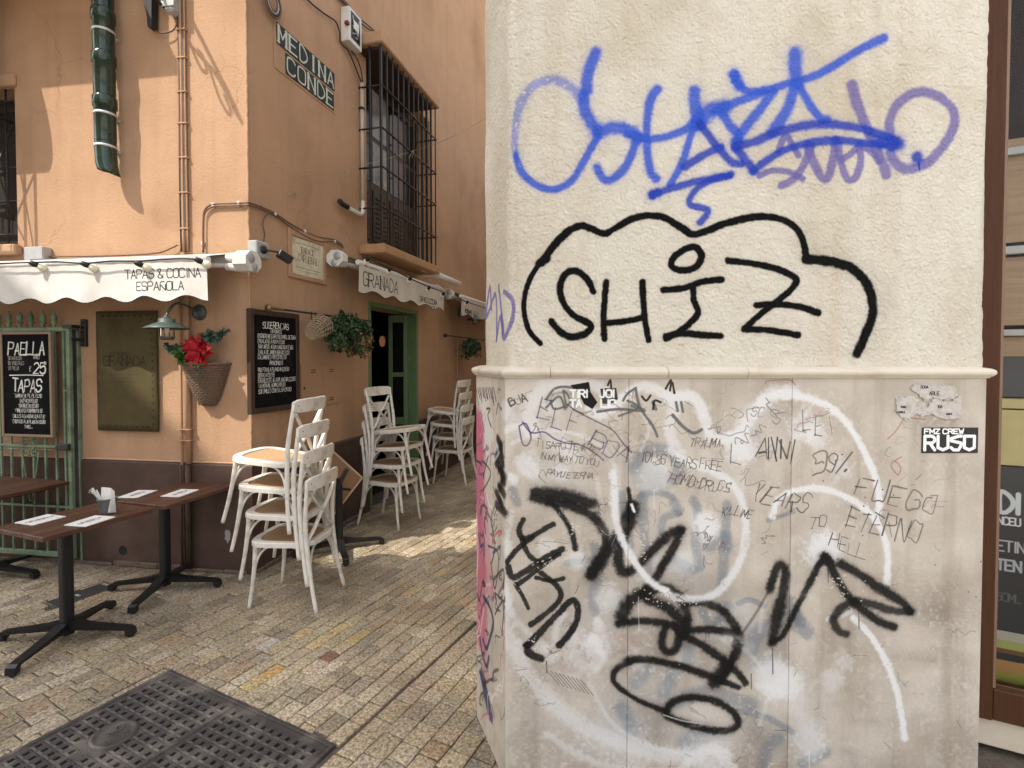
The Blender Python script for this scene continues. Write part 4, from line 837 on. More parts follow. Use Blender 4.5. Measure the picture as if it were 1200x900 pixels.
# plinths (25 mm proud) with a chamfered top
def plinth(frame, x0, x1, name='plinth'):
    mb = MB(); d = .022; hs = [(-x, z) for x, z in ((0, 0), (d, 0), (d, PH - .012), (0, PH + .004))]
    vs = [(x0, y, z) for y, z in hs] + [(x1, y, z) for y, z in hs]; mb.add(vs, [(0, 1, 5, 4), (1, 2, 6, 5), (2, 3, 7, 6), (0, 3, 2, 1), (4, 5, 6, 7)]); o = mb.build(name, PLINTH, bld); o.matrix_world = frame.M; return o
plinth(FL, -5.6, .022); plinth(FA, -.0, dx0 - .05); plinth(FA, dx1 + .05, 16)
lx = FL.fit(93, 540)[0]
fbox(FL, bld, 'plinth_fillet', LEDGE, lx - 3, -.0, PH + .004, PH + .016, .001, .010, .003)
# hole in the plinth of the front wall and worn skirting
hx, hz = FL.fit(144, 645, .022); mb = MB(); mb.lathe([(.042, 0), (.034, .002), (.033, .001)], 20, M=T(hx, -.0222, hz) @ RX(R(90))); mb.lathe([(0, -.0005), (.034, .0008)], 20, M=T(hx, -.0225, hz) @ RX(R(90))); o = mb.build('drain_hole', BLACK, bld); o.matrix_world = FL.M
for (fr, a, b_) in ((FL, -2.15, -.02), (FA, .02, 1.6)):
    mb = MB(); x = a
    while x < b_ - .1:
        l = random.uniform(.08, .3); l = min(l, b_ - x); mb.box(x, x + l - .006, -.040 - random.uniform(0, .012), -.0225, 0, random.uniform(.02, .05), bev=.006); x += l
    o = mb.build('skirting_mortar', mat('mortar_skirt', (.10, .07, .055), .9, (.17, .13, .10), 20, bump=.6), bld); o.matrix_world = fr.M
pw = mat('bare_plaster_patch', (.36, .34, .31), .9, (.28, .25, .22), 16)
px_, pz_ = FL.fit(267, 628, .022); mb = MB(); pl = [(.03 * math.cos(a) * random.uniform(.7, 1.3), .055 * math.sin(a) * random.uniform(.7, 1.2)) for a in [i * .52 for i in range(12)]]
mb.prism(pl, 0, .0015, M=T(px_, -.0222, pz_) @ RX(R(90))); o = mb.build('bare_patch', pw, bld); o.matrix_world = FL.M

# ---- left window
WF = mat('window_brown', (.03, .018, .012), .5, (.045, .028, .018), 20)
win = thing('left_window', None, None); win.parent = bld; win.matrix_world = FL.M; win.name = 'window'
fbox(None, win, 'lintel_moulding', ORANGE, wx1 - 1.2, wx1 + .03, wz1 + .0, wz1 + .10, .001, .035, .008)
fbox(None, win, 'window_sill', ORANGE, wx1 - 1.2, wx1 + .05, wz0 - .09, wz0 - .001, .001, .07, .01)
fbox(None, win, 'window_frame', WF, wx1 - 1.09, wx1 - .01, wz0 + .01, wz1 - .01, -.24, -.20)
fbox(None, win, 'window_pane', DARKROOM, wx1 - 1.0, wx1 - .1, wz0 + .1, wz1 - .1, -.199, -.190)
for k in range(5):
    z = wz0 + .10 + k * (wz1 - wz0 - .2) / 4; mb = MB(); mb.tube([(wx1 - 1.1, .02, z), (wx1 - .002, .02, z)], .010, 6); mb.build('grille_rail', BLACK, win)
for k in range(9):
    x = wx1 - .12 - k * .12; mb = MB(); mb.tube([(x, .02, wz0), (x, .02, wz1)], .008, 6); mb.build('grille_bar', BLACK, win)
# small projecting balcony rail whose shadow falls on the wall, just outside the picture
zr0 = 2.95; zr1 = 3.78
for k, z in enumerate((zr0, zr1)):
    mb = MB(); xr = wx1 - .03; mb.tube([(xr, 0, z), (xr, -.26, z), (xr - 1.0, -.26, z), (xr - 1.0, 0, z)], .012, 6); mb.build('balcony_rail', BLACK, win)
for k in range(10):
    mb = MB(); x = wx1 - .03 - k * .108; mb.tube([(x, -.26, zr0), (x, -.26, zr1)], .007, 6); mb.build('baluster', BLACK, win)
for s_ in (0, 1): mb = MB(); mb.tube([(wx1 - .03, 0, zr0 + .8 * s_), (wx1 - .03, -.26, zr0 + .8 - .8 * s_)], .008, 6); mb.build('brace', BLACK, win)
for d_ in (.13, .26): mb = MB(); mb.tube([(wx1 - .03, -d_, zr0 - .1), (wx1 - .03, -d_, zr1)], .013, 6); mb.build('rail_post', BLACK, win)
# ---- balcony slab above the picture
bx1 = FL.fit(207, 92)[0] - .45
bal = thing('balcony', None, None); bal.parent = bld; bal.matrix_world = FL.M
mb = MB(); mb.box(-5.0, bx1, -.56, -.001, 4.93, 5.05, bev=.01); mb.build('balcony_slab', CREAM, bal)
mb = MB(); mb.tube([(-5, -.5, 5.8), (bx1 - .04, -.5, 5.8), (bx1 - .04, 0, 5.8)], .015, 6); mb.build('balcony_rail', BLACK, bal)
for k in range(16): mb = MB(); x = bx1 - .04 - k * .12; mb.tube([(x, -.5, 5.05), (x, -.5, 5.8)], .007, 6); mb.build('baluster', BLACK, bal)
# unseen curved sheet, added only to cast the rounded shade on the wall
mb = MB(); hp = [(-.30, 4.92)] + [(min(-.30, -.02 - .42 * math.sin(t)), 4.20 + .50 * math.cos(t)) for t in [i * .16 for i in range(1, 15)]]
xe = FL.fit(60, 130)[0] - .36
pts = [(y, z) for y, z in hp]; vs = [(xe, y, z) for y, z in pts] + [(xe - .9, y, z) for y, z in pts]; n = len(pts); mb.add(vs, [(k, k + 1, n + k + 1, n + k) for k in range(n - 1)])
mb.add([(xe, y, z) for y, z in pts] + [(xe, -.295, pts[-1][1])], [tuple(range(n + 1))]); mb.build('shade_caster', CREAM, win)

# ---- alley window with projecting grille
gw = thing('window', None, None); gw.parent = bld; gw.matrix_world = FA.M
PD = .27
bxn, bzt = FA.fit(446, 52, PD); bxf, _ = FA.fit(510, 129, PD); _, bzb = FA.fit(446, 285, PD)
bxs, _ = FA.fit(428, 200, .0)
xa, xb = bxn, bxf
fbox(None, gw, 'hood', ORANGE, xa - .05, xb + .05, bzt, bzt + .13, .001, PD + .05, .012)
fbox(None, gw, 'window_sill', mat('ochre_sill', (.36, .20, .095), .85, (.42, .25, .13), 5, bump=.2), xa - .03, xb + .03, bzb - .10, bzb, .001, PD + .05, .012)
fbox(None, gw, 'reveal_board', DARKW, xa + .02, xb - .02, bzt - .03, bzt - .001, -.20, PD - .03)
grl = MB(); grl.box(xa - .012, xa + .012, -PD - .012, -PD + .012, bzb, bzt); gr0 = grl.build('window_grille', BLACK, gw)
nb = 11
for k in range(1, nb + 1):
    x = xa + (xb - xa) * k / nb; mb = MB(); mb.box(x - .0065, x + .0065, -PD - .0065, -PD + .0065, bzb, bzt); mb.build('grille_bar', BLACK, gr0)
for x in (xa, xb):
    for k in ((2,) if x == xa else (1, 2, 3)): mb = MB(); y = -PD + PD * k / 4; mb.box(x - .008, x + .008, y - .008, y + .008, bzb, bzt); mb.build('grille_bar', BLACK, gr0)
for py in (99, 148.6, 194.5, 242):
    z = FA.fit(446, py, PD)[1]; mb = MB(); mb.tube([(xa, 0, z), (xa, -PD - .012, z), (xb, -PD - .012, z), (xb, 0, z)], .011, 6); mb.build('grille_rail', BLACK, gr0)
fbox(None, gw, 'window_frame', WF, gx0 + .04, gx1 - .04, gz0 + .01, gz1 - .01, -.24, -.20)
x0, x1 = gx0 + .03, gx1 - .03; wz = gz1 - gz0
for i in range(4):
    a = x0 + (x1 - x0) * (i + .08) / 4; b_ = x0 + (x1 - x0) * (i + .92) / 4
    for j, (c, d) in enumerate(((.06, .36), (.40, .64), (.67, .94))):
        if j == 0: fbox(None, gw, 'shutter_panel', DARKW, a, b_, gz0 + wz * c, gz0 + wz * d, -.199, -.185, .008)
        else: fbox(None, gw, 'window_pane', GLASSY if i != 1 else mat('pane_painted_reflection', (.30, .29, .26), .2, (.10, .095, .085), 3, spec=.4), a, b_, gz0 + wz * c, gz0 + wz * d, -.199, -.192)  # second column pale: bright reflections put into the pane colour
# louvres in lower shutters
for i in range(4):
    a = x0 + (x1 - x0) * (i + .2) / 4; b_ = x0 + (x1 - x0) * (i + .8) / 4; mb = MB()
    for k in range(9): z = gz0 + wz * (.09 + .028 * k); mb.box(a, b_, .170, .184, z, z + .015, bev=.003)
    mb.build('louvres', mat('shutter_slat', (.05, .03, .022), .5), gw)

# ---- green door
dr = thing('door', None, None); dr.parent = bld; dr.matrix_world = FA.M
fbox(None, dr, 'door_frame', DOORG, dx0 - .035, dx0 + .02, 0, dz1 + .05, -.10, .012, .004); fbox(None, dr, 'door_frame', DOORG, dx1 - .02, dx1 + .035, 0, dz1 + .05, -.10, .012, .004)
fbox(None, dr, 'door_lintel', DOORG, dx0 + .021, dx1 - .021, dz1 - .005, dz1 + .048, -.10, .010, .004)
def leaf(x, ang, wd, name='door_leaf'):
    M = T(x, .08, 0) @ RZ(ang)
    mb = MB(); st = .055
    for a, b_ in ((0, st), (wd - st, wd)): mb.box(a, b_, 0, .035, .02, dz1 - .02, M=M, bev=.004)
    for z0, z1 in ((.02, .18), (.85, .95), (1.5, 1.56), (dz1 - .12, dz1 - .02)): mb.box(st + .001, wd - st - .001, .001, .034, z0, z1, M=M, bev=.004)
    o = mb.build(name, DOORG, dr); mb = MB()
    mb.box(st, wd - st, .012, .018, .95, 1.5, M=M); mb.box(st, wd - st, .012, .018, 1.56, dz1 - .12, M=M); mb.box(st, wd - st, .012, .018, .18, .85, M=M); mb.build('door_pane', GLASSY, o)
leaf(dx1 - .03, R(92), .30); leaf(dx1 - .10, R(104), .26)
dw = dx1 - dx0
mb = MB(); X0, X1 = dx0 - 1.2, dx1 + 1.2
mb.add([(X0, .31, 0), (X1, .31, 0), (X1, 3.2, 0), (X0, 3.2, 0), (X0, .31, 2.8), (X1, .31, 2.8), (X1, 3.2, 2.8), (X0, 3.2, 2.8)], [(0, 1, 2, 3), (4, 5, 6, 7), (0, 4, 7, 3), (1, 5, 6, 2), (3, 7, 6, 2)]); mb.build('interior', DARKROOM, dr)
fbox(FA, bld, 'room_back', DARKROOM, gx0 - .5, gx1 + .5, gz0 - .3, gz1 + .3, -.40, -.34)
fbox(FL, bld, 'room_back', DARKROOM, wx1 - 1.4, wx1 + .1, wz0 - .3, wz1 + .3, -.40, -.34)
lxx, lzz = FA.fit(448, 400, -1.0); mb = MB(); mb.lathe([(.0, -.09), (.035, -.07), (.05, 0), (.035, .07), (0, .09)], 12, M=T(lxx, 1.0, lzz)); ln = mb.build('wall_light', emis('warm_lamp', (1, .38, .12), .05)); 
mesh_thing(ln, 'dim warm lamp glowing inside the dark doorway', 'lamp', FA.M)
# ---- service hatch next to the menu board
hx0, hz1 = FA.fit(352, 428); hx1, hz0 = FA.fit(398, 474); hz0 = FA.fit(352, 478)[1]
hat = fbox(FA, bld, 'service_hatch', ORANGE, hx0, hx1, hz0, hz1, .001, .009, .002)
for (qx, qz) in ((.28, .88), (.75, .88), (.28, .16), (.75, .16)):
    for k in (0, 1):
        mb = MB(); cx_, cz_ = hx0 + (hx1 - hx0) * qx, hz0 + (hz1 - hz0) * qz - k * .022; mb.box(cx_ - .035, cx_ + .035, -.0125, -.0092, cz_ - .004, cz_ + .004); mb.build('vent_slot', BLACK, hat)
mb = MB(); mb.lathe([(.0, .004), (.012, .003), (.013, 0)], 10, M=T(hx0 + .04, -.0092, hz0 + (hz1 - hz0) * .45) @ RX(R(90))); mb.build('lock', BLACK, hat)

# ---- opposite buildings behind the viewer (they keep the near ground and the pier in shade)
SV = Vector((-.6607, .7507, 0)); SU_ = Vector((-.7507, -.6607, 0))
def block(name, label, u0, u1, v0, v1, h, mt):
    o = thing(name, label, 'building'); c = [SU_ * a + SV * b_ for a, b_ in ((u0, v0), (u0, v1), (u1, v1), (u1, v0))]
    mb = MB(); mb.prism([(p.x, p.y) for p in c][::-1], 0, h); mb.build('wall', mt, o); mb = MB(); cc = [SU_ * a + SV * b_ for a, b_ in ((u0 - .35, v0 - .2), (u0 - .35, v1 + .2), (u1, v1 + .2), (u1, v0 - .2))]; mb.prism([(p.x, p.y) for p in cc][::-1], h + .001, h + .18); mb.build('cornice', mt, o)
    for k in range(int((v1 - v0) / 2.2)):
        for z in (1.0, 4.4, 7.8):
            if z + 2 < h:
                q = SU_ * (u0 - .012) + SV * (v0 + 1.2 + k * 2.2); M = Matrix(((SV.x, SU_.x, 0, q.x), (SV.y, SU_.y, 0, q.y), (0, 0, 1, z), (0, 0, 0, 1))); mb = MB(); mb.box(-.5, .5, -.03, .02, 0, 1.9, bev=.01); wn = mb.build('window', GLASSY, o); wn.matrix_world = M
    return o
block('opposite_building', 'tall cream building behind the viewer, facing the pier', 8.0, 12, -2.6, 3.76, 18.5, CREAM)
block('opposite_building', 'lower cream building behind the viewer, facing the orange facade', 8.0, 12, 3.78, 8, 11.2, CREAM)

eb = thing('alley_end_building', 'building closing the far end of the alley beyond the last bend', 'building'); mb = MB(); mb.box(-6, 8, 17.2, 19, 0, 12); mb.build('wall', ORANGE, eb)
# ------------------------------------------------------------------ fixed to the front wall
f = FL.fit
# glazed drainpipe
px0 = f(122.5, 100, .12)[0]
dp = thing('drainpipe', 'dark green glazed ceramic drainpipe with pale straps ending above the white awning', 'drainpipe', FL.M)
def fz(py, d=.12): return f(122, py, d)[1]
def pipe_seg(z1, z0, r, nm='pipe_section', bot=0.0):
    mb = MB(); mb.lathe([(r * .97, z0), (r, z0 + .02), (r, z1 - .09), (r * 1.12, z1 - .085), (r * 1.13, z1 - .01), (r * 1.05, z1), (0, z1)], 24, M=T(px0, -.12, 0)); return mb.build(nm, GREENP, dp)
pr = .074; zc = [fz(y) for y in (-200, -30, 12, 63, 114, 168)]
for a, b_ in zip(zc[:-1], zc[1:]): pipe_seg(a, b_ + .004, pr)
zb = fz(207); zt2 = zc[-1]
mb = MB(); n = 24; rings = [(0, zt2, 1), (0, zt2 - .06, 1), (.006, zb + .10, 1), (.02, zb + .05, .98)]; vs = []
for dx, z, s_ in rings:
    for k in range(n): a = 2 * math.pi * k / n; vs.append((px0 + dx + pr * s_ * math.cos(a), -.12 + pr * s_ * math.sin(a), z))
for k in range(n): a = 2 * math.pi * k / n; vs.append((px0 + .03 + pr * math.cos(a), -.12 + pr * math.sin(a), zb + .03 - .035 * math.cos(a)))
mb.add(vs, [(i * n + k, i * n + (k + 1) % n, (i + 1) * n + (k + 1) % n, (i + 1) * n + k) for i in range(4) for k in range(n)] + [tuple(4 * n + k for k in range(n))], smooth=True); mb.build('outlet_shoe', GREENP, dp)
for y in (38, 135, 173):
    z = fz(y); mb = MB(); mb.lathe([(pr * 1.02, z - .010), (pr * 1.07, z - .009), (pr * 1.07, z + .009), (pr * 1.02, z + .010)], 24, M=T(px0, -.12, 0)); mb.box(px0 - .02, px0 + .02, -.045, .0, z - .01, z + .01); mb.build('strap', STEEL, dp)
# vertical conduits and painted pipes
cd = thing('cable_bundle', 'bundle of thin pipes and brown cables running down the front wall to the awning', 'cables', FL.M)
xa_ = f(212, 100, .02)[0]; zlow = f(212, 292, .02)[1]
for k, (dx, r, m) in enumerate(((-.012, .008, CABLE), (.006, .011, OPIPE), (.026, .011, CABLE), (.040, .007, OPIPE), (-.022, .005, CABLEB))):
    pts = [(xa_ + dx + .004 * math.sin(z * 3 + k * 2) * (1 if k in (0, 4) else .3), -.018 - .004 * (k % 2), z) for z in [zlow - .02 + i * (6.5 - zlow) / 26 for i in range(27)]]
    mb = MB(); mb.tube(pts, r, 6); mb.build('pipe' if k in (1, 3) else 'cable', m, cd)
for py in (35, 68, 108, 145, 185, 226, 268):
    z = f(212, py, .02)[1]; mb = MB(); mb.box(xa_ - .03, xa_ + .055, -.036, -.001, z - .006, z + .006, bev=.002); mb.build('clip', OPIPE, cd)
pp = thing('wall_pipe', 'pair of orange painted pipes beside the wicker basket below the awning', 'pipe', FL.M)
for px, r in ((212, .011), (220, .022)):
    x = f(px, 440, .03)[0]; z1 = f(px, 300, .03)[1]; z0 = PH + .0 if px == 220 else .05; mb = MB(); mb.tube([(x, -.032, z1), (x, -.032, z0)], r, 10); mb.build('pipe', OPIPE, pp)
    mb = MB(); mb.tube([(x, -.032 - .012, PH - .01), (x, -.034 - .012, .03)], r * .95, 10); mb.build('pipe_foot', PLINTH, pp)
for py in (503, 516): z = f(216, py, .03)[1]; x = f(216, py, .03)[0]; mb = MB(); mb.box(x - .05, x + .07, -.058, -.001, z - .004, z + .004, bev=.001); mb.build('clip', OPIPE, pp)
# black bracket and grey meter box at the top edge
br = thing('iron_bracket', 'dark tapering iron bracket on the front wall at the top edge', 'bracket', FL.M)
x0, z0 = f(179, 34, .05); x1, z1 = f(160, -60, .05); mb = MB(); mb.prism([(x0 - .018, z0), (x0 + .018, z0), (x0 + .045, z1 + .25), (x0 + .045, z1), (x1 - .03, z1), (x1 - .02, z1 - .1), (x0 - .03, z0 + .12)], -.03, .03, M=Matrix(((1, 0, 0, 0), (0, 0, -1, -.05), (0, 1, 0, 0), (0, 0, 0, 1)))); mb.build('arm', BLACK, br)
mb = MB(); mb.tube(cat_rom([(x0, -.03, z0 + .01), (x0 + .06, -.04, z0 - .03), (x0 + .15, -.03, z0 - .02), (xa_ - .03, -.02, z0 + .04), (xa_ - .02, -.02, z0 + .15)]), .006, 6); mb.build('cable', CABLE, br)
bx_ = thing('junction_box', 'grey metal box beside the cable bundle at the top edge of the front wall', 'junction box', FL.M)
x, z = f(202, 16, .06); mb = MB(); mb.box(x - .045, x + .04, -.10, -.002, z, z + .35, bev=.015); mb.build('box', GREY, bx_); mb = MB(); mb.box(x - .06, x + .055, -.108, -.101, z + .03, z + .3, bev=.003); mb.build('lid', GREY, bx_)
jb = thing('junction_box', 'small grey square box on the wall just above the left end of the awning', 'junction box', FL.M)
x0, z0 = f(31, 306, .06); x1, z1 = f(53, 289, .06); mb = MB(); mb.box(x0, x1, -.08, -.002, z0, z1, bev=.006); mb.build('box', GREY, jb); mb = MB(); mb.box(x0 + .06, x1 + .002, -.088, -.081, z0 + .01, z1 - .005, bev=.002); mb.build('lid', GREY, jb)
# cable rising above the awning, over the corner and along the alley wall
cb = thing('wall_cable', 'brown cable looping up from the awning and round the building corner to the alley awning', 'cable')
def P(fr, px, py, d): x, z = fr.fit(px, py, d); return fr.at(x, z, d)
for k, dz in enumerate((0, 2.6)):
    pts = [P(FL, 238, 296, .02), P(FL, 238, 262, .02), P(FL, 240, 246 + dz, .02), P(FL, 250, 239.5 + dz, .02), P(FL, 272, 238.5 + dz, .02), P(FL, 290, 237.5 + dz, .02)]
    c_ = FL.at(.018, FL.fit(296, 238 + dz, 0)[1], .018); pts += [c_, P(FA, 305, 242 + dz, .015), P(FA, 322, 250 + dz, .015), P(FA, 345, 265 + dz * 1.6, .015), P(FA, 370, 277 + dz * 2, .015), P(FA, 392, 281 + dz, .015), P(FA, 402, 288 + dz, .02)]
    mb = MB(); mb.tube([tuple(p + Vector((.003 * k, 0, 0))) for p in cat_rom(pts, 5)], .0065, 6); mb.build('cable', CABLE, cb)
for fr, px, py in ((FL, 238, 285), (FL, 250, 240), (FL, 280, 238), (FA, 322, 251), (FA, 357, 271), (FA, 392, 283)):
    q = P(fr, px, py, .012); mb = MB(); mb.box(-.012, .012, -.012, .010, -.014, .014, M=T(*q) @ fr.M.to_3x3().to_4x4(), bev=.003); mb.build('clip', PLASTW, cb)
mb = MB(); mb.tube([tuple(p) for p in cat_rom([P(FL, 45, 301, .03), P(FL, 120, 300, .03), P(FL, 180, 297, .03), P(FL, 200, 291, .03), P(FL, 208, 287, .02)])], .006, 6); mb.build('cable', CABLE, cb)

# ---- awning on the front
SC_L = None
def awning(frame, label, x0, x1, d, ztop, zbot, canv, cvname, texts, ncb, side, caslen=.17, wall=0.0, scal=9):
    a = thing('awning', label, 'awning', frame.M)
    W, H = x1 - x0, ztop - zbot; amp = .045
    cv = Canvas(W, H, 520)
    for t, px, py, hp, kw in texts:
        x, z = frame.fit(px, py, d); cv.text(t, x - x0, z - zbot, hp, (.10, .10, .10), **kw)
    m = canv.copy(); overlay(m, paint_image(cv, cvname)); mb = MB(); n = 110; rows = 8; vs = []; fs = []
    per = W / scal
    for j in range(rows + 1):
        for i in range(n + 1):
            x = x0 + W * i / n; ph = (x1 - x) / per * 2 * math.pi + (.9 if side else 0)
            zb_ = zbot + amp * .5 * (1 - math.cos(ph)) * (1.0); t = j / rows
            z = ztop + (zb_ - ztop) * t; y = -d - .008 * t * math.sin(x * 9) - .005 * t * math.sin(x * 21 + 1) - (.0015 * math.sin(x * 37))
            vs.append((x, y, z))
    for j in range(rows):
        for i in range(n): fs.append((j * (n + 1) + i, (j + 1) * (n + 1) + i, (j + 1) * (n + 1) + i + 1, j * (n + 1) + i + 1))
    nv = len(vs); vs += [(v[0], v[1] + .0018, v[2]) for v in vs]; fs += [tuple(nv + i for i in q)[::-1] for q in fs]
    mb.add(vs, fs, smooth=True); mb.build('valance', m, a, uvf=lambda x, y, z: ((x - x0) / W, (z - zbot) / H))
    mb = MB(); mb.tube([(x0 + W * i / 60, -d - .013 * math.sin((x0 + W * i / 60) * 9) - .006 * math.sin((x0 + W * i / 60) * 21 + 1) - .002, zbot + amp * .5 * (1 - math.cos((x1 - (x0 + W * i / 60)) / per * 2 * math.pi + (.9 if side else 0))) + .001) for i in range(61)] if False else
            [(x0 + W * i / 120, -d - .008 * math.sin((x0 + W * i / 120) * 9) - .005 * math.sin((x0 + W * i / 120) * 21 + 1) - .0015 * math.sin((x0 + W * i / 120) * 37), zbot + amp * .5 * (1 - math.cos((x1 - (x0 + W * i / 120)) / per * 2 * math.pi + (.9 if side else 0)))) for i in range(121)], .0035, 5); mb.build('hem', CABLEB, a)
    mb = MB(); mb.tube([(x0, -d + .02, ztop + .01), (x1, -d + .02, ztop + .01)], .026, 12); mb.build('front_bar', PLASTW, a)
    mb = MB(); mb.add([(x0, -d + .02, ztop + .038), (x1, -d + .02, ztop + .038), (x1, -.07, ztop + .11), (x0, -.07, ztop + .11), (x0, -d + .02, ztop + .035), (x1, -d + .02, ztop + .035), (x1, -.07, ztop + .107), (x0, -.07, ztop + .107)], [(0, 1, 2, 3), (7, 6, 5, 4)]); mb.build('canopy', canv, a)
    mb = MB(); mb.tube([(x0, -.07, ztop + .05), (x1, -.07, ztop + .05)], .05, 14); mb.build('roller', canv, a)
    ends = [(x1, 1)] if side == 0 else [(x0, -1), (x1, 1)]
    for xe, sg in ends:
        def hexp(cy, cz, r1, r2): return [(cy + r1 * math.cos(t + .39), cz + r2 * math.sin(t + .39)) for t in [i * math.pi / 4 for i in range(8)]]
        mb = MB(); b_ = caslen; M_ = Matrix(((0, 0, 1, xe + (.0 if sg > 0 else -b_) ), (1, 0, 0, 0), (0, 1, 0, 0), (0, 0, 0, 1)))
        mb.prism(hexp(-.12, ztop + .03, .10, .085), b_ * .45 if sg > 0 else 0, b_ if sg > 0 else b_ * .55, M=M_); o = mb.build('end_cap', PLASTW, a)
        mb = MB(); mb.lathe([(0, .012), (.035, .010), (.045, 0)], 16, M=T(xe + sg * b_ * .98, -.15, ztop + .05) @ RY(R(90 * sg))); mb.lathe([(0, .012), (.03, .010), (.038, 0)], 16, M=T(xe + sg * b_ * .98, -.11, ztop - .015) @ RY(R(90 * sg))); mb.build('hub_cap', GREY, o)
        mb = MB(); mb.tube([(xe + sg * .01, -.14, ztop + .055), (xe + sg * b_ * .6, -.14, ztop + .055)], .042, 14); mb.tube([(xe + sg * .005, -.16, ztop - .01), (xe + sg * b_ * .5, -.13, ztop - .02)], .03, 12); mb.build('arm_knuckle', PLASTW, a)
        mb = MB(); mb.tube([(xe + sg * .02, -.13, ztop), (xe - sg * .3, -d + .06, ztop - .0)], .018, 8); mb.build('folding_arm', PLASTW, a)
    return a
LD = .36
ax1, azt = f(242, 305, LD); azb = f(200, 353.5, LD)[1]
tk = dict(r=.0040, wf=.66, sp=.20, soft=.3)
awning(FL, 'bright white scalloped awning lettered tapas and cocina across the front wall', -4.6, ax1, LD, azt, azb, CANVAS, 'awning_front_print', [('TAPAS & COCINA', 146, 327, .066, tk), ('ESPAÑOLA', 160, 341, .064, tk)], 0, 0, scal=(ax1 + 4.6) / .345, caslen=.21)
def lights(frame, label, pts, bulbs, d, r=.006):
    s_ = thing('string_lights', label, 'string lights', frame.M); q = [(lambda a: (a[0], -d, a[1]))(frame.fit(px, py, d)) for px, py in pts]
    mb = MB(); mb.tube(cat_rom(q, 5), r, 6); mb.build('cable', CABLEB, s_)
    for px, py in bulbs:
        x, z = frame.fit(px, py, d); an = random.uniform(.2, .6)
        M_ = T(x, -d - .012, z) @ RX(R(60)) @ RY(R(-35))
        mb = MB(); mb.lathe([(0, .02), (.017, .018), (.021, -.01), (.018, -.032)], 12, M=M_); mb.build('lamp_holder', CABLEB, s_)
        mb = MB(); mb.lathe([(.015, -.030), (.026, -.045), (.032, -.064), (.025, -.086), (0, -.098)], 12, M=M_); mb.build('bulb', BULB, s_)
lights(FL, 'black string of pale bulbs hanging along the top of the front white awning', [(-60, 310), (-20, 309), (0, 309), (20, 308), (40, 307.5), (70, 307), (100, 308.5), (130, 306), (163, 306), (190, 304), (215, 303), (234, 304)], [(-24, 309), (40, 309), (100, 309.5), (163, 309), (233, 305)], LD + .045, .0065)
# ---- alley awnings
fa = FA.fit
AD_ = .30
x0, zt_ = fa(421, 303, AD_); x1, zt2_ = fa(520, 344, AD_); _, zb0 = fa(421, 337, AD_); _, zb1 = fa(518, 369, AD_)
zt_ = (zt_ + zt2_) / 2; zb0 = (zb0 + zb1) / 2
k1 = dict(r=.0055, wf=.55, sp=.18, soft=.3)
awning(FA, 'cream scalloped awning lettered Granada over the green door', x0, x1, AD_, zt_, zb0, CANVASD, 'awning_alley_print', [('RESTAURANTE', 427, 312, .042, dict(r=.004, wf=.5, sp=.25)), ('GRANADA', 426, 334, .135, dict(r=.0062, wf=.66, sp=.22, font='serif')), ('TAPAS & COCINA', 492, 353, .065, k1), ('ESPAÑOLA', 500, 363, .06, k1)], 0, 1, scal=5, caslen=.15)
lights(FA, 'black string of lamps along the top edge of the awning over the green door', [(425, 301), (445, 309), (470, 321), (495, 333), (521, 343)], [(430, 303), (456, 315), (480, 326), (502, 337), (519, 344)], AD_ + .04, .007)
x2 = fa(541, 352, AD_)[0]; 
awning(FA, 'farthest cream awning lettered Granada, half hidden by the graffiti pier', x2, x2 + (x1 - x0), AD_, zt_, zb0, CANVASD, 'awning_far_print', [('RESTAURANTE', 545, 366, .045, dict(r=.005, wf=.5, sp=.12)), ('GRANADA', 545, 371, .12, dict(r=.0045, wf=.66, sp=.22, font='serif'))], 0, 1, scal=5, caslen=.15)
lights(FA, 'black string of lamps along the farthest awning', [(540, 351), (549, 354.5), (560, 358), (575, 363)], [(547, 354)], AD_ + .04, .007)
fl_ = thing('floodlight', 'white tubular floodlight fixed above the gap between the two alley awnings', 'light', FA.M)
x, z = fa(512, 322, .2); xx, zz = fa(538, 329, .2); mb = MB(); mb.tube([(x, -.2, z), (xx, -.2, z - .01)], .045, 12); mb.build('body', PLASTW, fl_); mb = MB(); mb.tube([(x + .1, -.2, z), (x + .1, 0, z - .02)], .012, 6); mb.build('arm', PLASTW, fl_); mb = MB(); mb.tube([(x - .02, -.2, z), (x - .5, -.2, z - .02)], .013, 6); mb.build('rod', PLASTW, fl_)

# ---- olive banner sign
x0, z1 = f(112, 365, .03); x1, z0 = f(185, 506, .03); W, H = x1 - x0, z1 - z0
cv = Canvas(W, H, 900); u = W / 73
ink = (.10, .085, .045)
cv.text('RESTAURANTE', W * .22, H * .63, .028, ink, r=.0022, wf=.55, sp=.2, a=.7); cv.text('GRANADA', W * .12, H * .545, .078, ink, r=.0038, wf=.66, sp=.12, font='serif', a=.95)
cv.stroke([(W * .24, H * .47), (W * .72, H * .47)], .002, ink, .6); cv.stroke([(W * .32, H * .44), (W * .68, H * .44)], .002, ink, .6); cv.stroke([(W * .32, H * .415), (W * .68, H * .415)], .002, ink, .6)
for k in range(8): cv.rect(W * (.10 + k * .105), H * .955, W * (.10 + k * .105) + .022, H * .965, (.05, .045, .02)); cv.rect(W * (.20 + k * .09), H * .035, W * (.20 + k * .09) + .018, H * .043, (.05, .045, .02))
for k in range(16): cv.rect(W * .92, H * (.05 + k * .058), W * .938, H * (.05 + k * .058) + .022, (.05, .045, .02))
for k in range(60): cv.stroke([(random.uniform(0, W), random.uniform(0, H)) for _ in range(2)], random.uniform(.002, .02), random.choice(((.36, .31, .16), (.22, .19, .09))), .08, soft=.9)
om = OLIVE.copy(); overlay(om, paint_image(cv, 'banner_print'))
